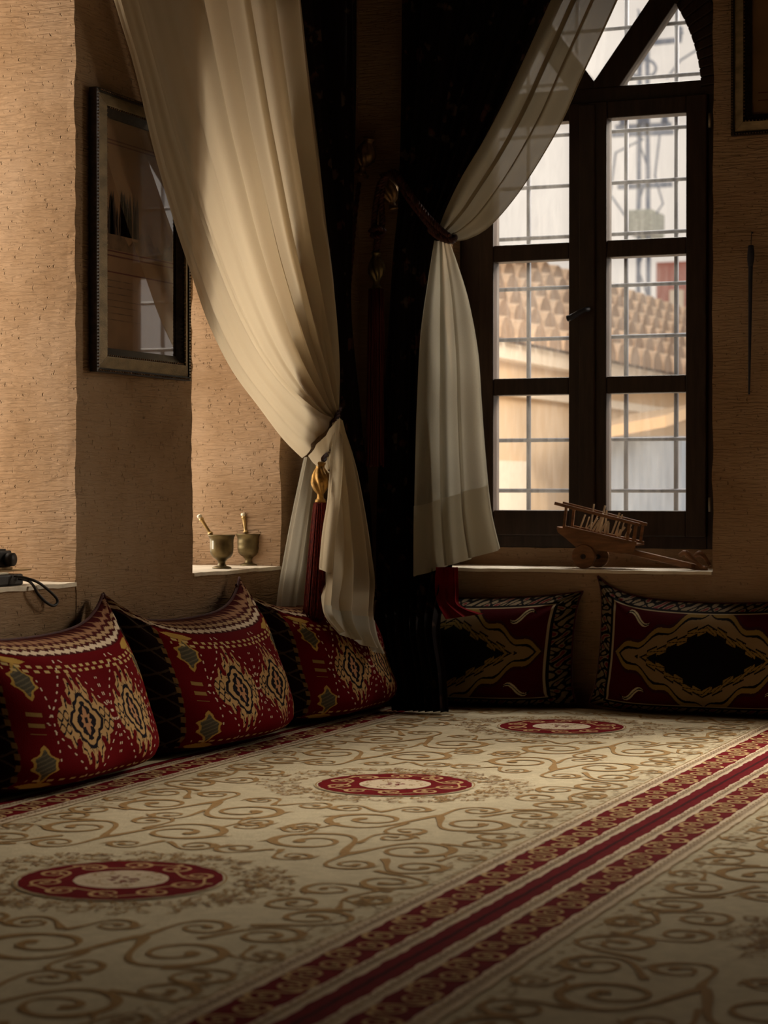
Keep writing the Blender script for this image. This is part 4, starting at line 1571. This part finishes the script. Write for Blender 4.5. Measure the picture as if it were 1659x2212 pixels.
# ------------------------------------------------------------------ toy ox cart on the back sill
YF, YK = 8.30, 8.44
root = empty('toy_cart', (ony(1261, 1228, YF).x, YF, SILL_B), 'brown wooden toy ox cart loaded with pale sticks on the back sill', 'toy cart')


def F(px, py, y=YF):
    return ony(px, py, y)


for (px, py, y, r) in ((1261, 1202, YF, 0.050), (1293, 1201, YK, 0.046)):
    c = F(px, py, y)
    c.z = SILL_B + r + 0.001
    m = MB()
    T = Matrix.Translation(c) @ Matrix.Rotation(PI / 2, 4, 'X')
    m.lathe([(0.0004, -0.009), (r * 0.96, -0.009), (r, -0.006), (r, 0.006), (r * 0.96, 0.009), (0.0004, 0.009)], 40, T)
    wo = m.build('wheel', M['cartwood'], root)
    m = MB()
    m.lathe([(0.0004, -0.016), (0.010, -0.016), (0.012, 0.0), (0.010, 0.016), (0.0004, 0.016)], 16, T)
    m.build('hub', M['frame'], wo)
m = MB()
m.tube([F(1261, 1202, YF - 0.0), F(1291, 1203, YK)], 0.006, 8)
m.build('axle', M['cartwood'], root)
m = MB()
for y in (YF + 0.012, YK - 0.012):
    poly = [F(1203, 1141, y), F(1372, 1178, y), F(1371, 1192, y), F(1345, 1196, y), F(1292, 1189, y), F(1247, 1184, y), F(1222, 1162, y), F(1206, 1150, y)]
    n = len(poly)
    v = [p + Vector((0, -0.006, 0)) for p in poly] + [p + Vector((0, 0.006, 0)) for p in poly]
    m.add(v, [tuple(range(n)), tuple(reversed(range(n, 2 * n)))] + [(i, i + n, (i + 1) % n + n, (i + 1) % n) for i in range(n)])
v = [F(1203, 1141, YF), F(1372, 1179, YF), F(1372, 1179, YF) + Vector((0, YK - YF, 0)), F(1203, 1141, YF) + Vector((0, YK - YF, 0))]
v += [p + Vector((0, 0, 0.006)) for p in v]
m.add(v, [(3, 2, 1, 0), (4, 5, 6, 7), (0, 1, 5, 4), (1, 2, 6, 5), (2, 3, 7, 6), (3, 0, 4, 7)])
m.build('cart_bed', M['cartwood'], root)
dy = Vector((0, YK - YF - 0.02, 0))
for off in (Vector((0, 0.008, 0)), dy):
    m = MB()
    m.bar(F(1197, 1087) + off, F(1381, 1134) + off, 0.011, 0.013)
    m.build('upper_rail', M['cartwood'], root, bevel=0.0015)
    m = MB()
    m.bar(F(1221, 1139) + off, F(1374, 1174) + off, 0.011, 0.012)
    m.build('lower_rail', M['cartwood'], root, bevel=0.0015)
    for a, b in (((1222, 1095), (1217, 1142)), ((1358, 1132), (1353, 1174)), ((1372, 1136), (1366, 1176))):
        m = MB()
        m.bar(F(*a) + off, F(*b) + off, 0.009, 0.011, up=(1, 0, 0))
        m.build('post', M['cartwood'], root, bevel=0.001)
m = MB()
m.bar(F(1340, 1186, YF + 0.06), F(1528, 1231, YF + 0.05), 0.026, 0.024)
m.build('shaft', M['cartwood'], root, bevel=0.003)
m = MB()
for (a, b, y) in (((1468, 1196), (1524, 1232), YF + 0.03), ((1500, 1198), (1534, 1222), YF + 0.10)):
    P = resample([tuple(F(a[0], a[1] + 4, y)), tuple(F(a[0] + 12, a[1] - 2, y)), tuple(F(a[0] + 24, a[1] + 8, y)), tuple(F(*b, y))], 20)
    P[:, 2] = np.maximum(P[:, 2], SILL_B + 0.012)
    m.tube([tuple(p) for p in P], lambda s: 0.007 + 0.006 * math.exp(-((s - 0.3) / 0.22) ** 2), 10)
m.bar(F(1490, 1222, YF + 0.01), F(1520, 1226, YF + 0.13), 0.014, 0.014)
m.build('yoke', M['cartwood'], root, smooth=False)

random.seed(21)
GS = 'pale sticks loaded in the toy cart'
for k in range(22):
    t = 0.08 + 0.84 * (k / 21.0)
    b0 = F(1238, 1143).lerp(F(1350, 1169), t) + Vector((0, 0.03 + random.random() * 0.075, 0.008))
    up = random.uniform(0.035, 0.10) * (1.15 if 0.2 < t < 0.7 else 0.7)
    tp = b0 + Vector((random.uniform(0.0, 0.035), random.uniform(-0.01, 0.01), up))
    m = MB()
    m.bar(b0, tp, random.uniform(0.004, 0.009), random.uniform(0.003, 0.006), up=(0.3, 1, 0))
    o = m.build('wooden_stick', M['palewood'])
    tag(o, 'pale wooden stick standing among the load of the toy cart', 'stick', GS)

# ------------------------------------------------------------------ outside: grille, street, house, pole
root = empty('window_grille', (-2.55, 8.97, 0.6), 'iron bar grille outside the arched window', 'grille')
for k in range(-1, 5):
    m = MB()
    x = -2.997 + 0.228 * k
    m.tube([(x, 8.99, 0.58), (x, 8.99, 3.15)], 0.0105, 8)
    m.build('upright_bar', M['iron'], root, smooth=True)
for k in range(-1, 11):
    m = MB()
    z = 0.894 + 0.2285 * k
    m.tube([(-3.25, 8.985, z), (-1.95, 8.985, z)], 0.0095, 8)
    m.build('cross_bar', M['iron'], root, smooth=True)

M['o_ground'] = plain('street_paving', (0.50, 0.44, 0.36), 0.9, vary=0.1, scale=2)
M['o_wall'] = plain('ochre_wall', (0.66, 0.48, 0.31), 0.9, vary=0.12, scale=1.2)  # plain tan of the facade, also used for the awning
M['o_pale'] = plain('pale_lime_band', (0.80, 0.70, 0.58), 0.9, vary=0.06)
M['o_tile'] = plain('clay_tile', (0.70, 0.50, 0.34), 0.85, vary=0.25, scale=6)
M['o_tileshade'] = plain('tile_shade', (0.30, 0.19, 0.12), 0.9, vary=0.2)  # shade painted dark into the barrel mouths and the bed under the tiles
M['o_red'] = plain('red_brick', (0.45, 0.16, 0.13), 0.9, vary=0.15)
M['o_grey'] = plain('blue_grey_sheet_metal', (0.26, 0.32, 0.42), 0.6, vary=0.2, scale=5, stretch=(3, 3, 0.4))
M['o_pole'] = plain('weathered_pole', (0.20, 0.25, 0.36), 0.8, vary=0.2)
M['o_green'] = plain('grey_green_enamel', (0.40, 0.44, 0.40), 0.9, vary=0.3)
MB().box(-40, 40, 9.0, 120, -0.9, -0.8).build('ground', M['o_ground'], kind='structure')
HX = -6.0
root = empty('house', (HX, 22, -0.8), 'tile-roofed ochre house across the street', 'house')
MB().box(HX - 6, HX, 14.0, 34, -0.8, 2.15).build('house_wall', M['o_wall'], root)
m = MB()
m.box(HX - 0.1, HX + 0.10, 13.9, 34, 1.72, 1.80)
m.box(HX - 0.1, HX + 0.16, 13.9, 34, 2.02, 2.16)
m.build('cornice', M['o_pale'], root)
m = MB()
for c in range(6):
    x0, z0 = HX + 0.30 - c * 0.26, 2.16 + c * 0.205
    n = 46
    for i in range(n):
        y = 13.9 + i * 0.44 + (0.22 if c % 2 else 0)
        prof = []
        for (xx, zz, rr) in ((x0, z0, 0.19), (x0 - 0.34, z0 + 0.10, 0.13)):
            prof.append([(xx, y + rr * math.cos(a), zz + rr * math.sin(a)) for a in np.linspace(0, PI, 7)])
        m.add(prof[0] + prof[1], [(k, k + 1, k + 8, k + 7) for k in range(6)], 0)
        m.add(prof[0], [tuple(range(6, -1, -1))], 1)
m.box(HX - 3.0, HX - 0.9, 13.9, 34, 2.2, 3.1, 1)
for c in range(6):
    m.box(HX - 0.26 - c * 0.26, HX + 0.10 - c * 0.26, 13.9, 34, 2.14 + c * 0.205, 2.20 + c * 0.205, 1)
m.build('tiled_roof', [M['o_tile'], M['o_tileshade']], root)
for y in (16.6, 21.2):
    m = MB()
    m.box(HX - 0.02, HX + 0.04, y, y + 1.3, -0.8, 1.15)
    m.build('doorway', M['o_pale'], root)
root = empty('street_kiosk', (-4.9, 18.4, -0.8), 'blue-grey metal kiosk with a tan awning outside the right casement', 'kiosk')
m = MB()
m.box(-5.30, -4.585, 18.0, 18.9, -0.8, 1.37)
m.build('body', M['o_grey'], root)
m = MB()
v = [(-5.34, 17.6, 1.32), (-4.62, 17.6, 1.44), (-4.62, 18.9, 1.60), (-5.34, 18.9, 1.50)]
v += [(a, b, c + 0.10) for a, b, c in v]
m.add(v, [(0, 1, 2, 3), (4, 7, 6, 5), (0, 4, 5, 1), (1, 5, 6, 2), (2, 6, 7, 3), (3, 7, 4, 0)])
m.build('awning', M['o_wall'], root)
root = empty('brick_building', (-10.6, 43, -0.8), 'red brick building far down the street', 'building')
MB().box(-11.5, -9.6, 43, 47, -0.8, 5.7).build('building_wall', M['o_red'], root)
MB().box(-11.2, -10.9, 42.95, 43.02, 4.3, 5.1).build('building_window', M['o_pale'], root)


def O(px, py, y=37.0):
    return ony(px, py, y)


root = empty('utility_pole', O(1390, 1000), 'grey utility pole with cross-arms and a transformer outside', 'utility pole')
m = MB()
for dx in (-14, 14):
    m.bar(O(1390 + dx, 1120), O(1390 + dx * 0.55, 30), 0.07, 0.07, up=(0, 1, 0))
for k in range(14):
    y0, y1_ = 1000 - k * 70, 930 - k * 70
    sg = 1 if k % 2 else -1
    m.bar(O(1390 + 12 * sg, y0), O(1390 - 12 * sg, y1_), 0.03, 0.03, up=(0, 1, 0))
m.build('lattice_mast', M['o_pole'], root)
for a, b, py in ((1322, 1455, 287), (1330, 1450, 272), (1412, 1472, 88), (1335, 1452, 400)):
    m = MB()
    m.bar(O(a, py + 4), O(b, py - 2), 0.07, 0.09)
    m.build('cross_arm', M['o_pole'], root)
for px, py in ((1345, 270), (1390, 262), (1436, 262), (1468, 72)):
    m = MB()
    c = O(px, py)
    m.lathe([(0.01, -0.12), (0.05, -0.10), (0.05, -0.02), (0.08, 0.0), (0.05, 0.04), (0.07, 0.08), (0.03, 0.13), (0.005, 0.14)], 12, Matrix.Translation(c))
    m.build('insulator', M['o_pole'], root, smooth=True)
m = MB()
c0_, c1_ = O(1362, 510), O(1418, 455)
m.box(c0_.x, c1_.x, 36.7, 37.6, c0_.z, c1_.z)
m.build('transformer', M['o_green'], root, bevel=0.03)
m = MB()
q = [O(1390 + 27 * math.cos(t), 148 + 20 * math.sin(t)) for t in np.linspace(0, 2 * PI, 30)]
m.tube(q, 0.028, 6)
m.build('cable_coil', M['o_pole'], root)
for q in ([O(1390, 300), O(1330, 330), O(1318, 420), O(1360, 480)], [O(1425, 290), O(1415, 380), O(1432, 440), O(1405, 480)], [O(1440, 170), O(1470, 130), O(1510, 105)]):
    m = MB()
    m.tube(q, 0.02, 6)
    m.build('wire', M['o_pole'], root)
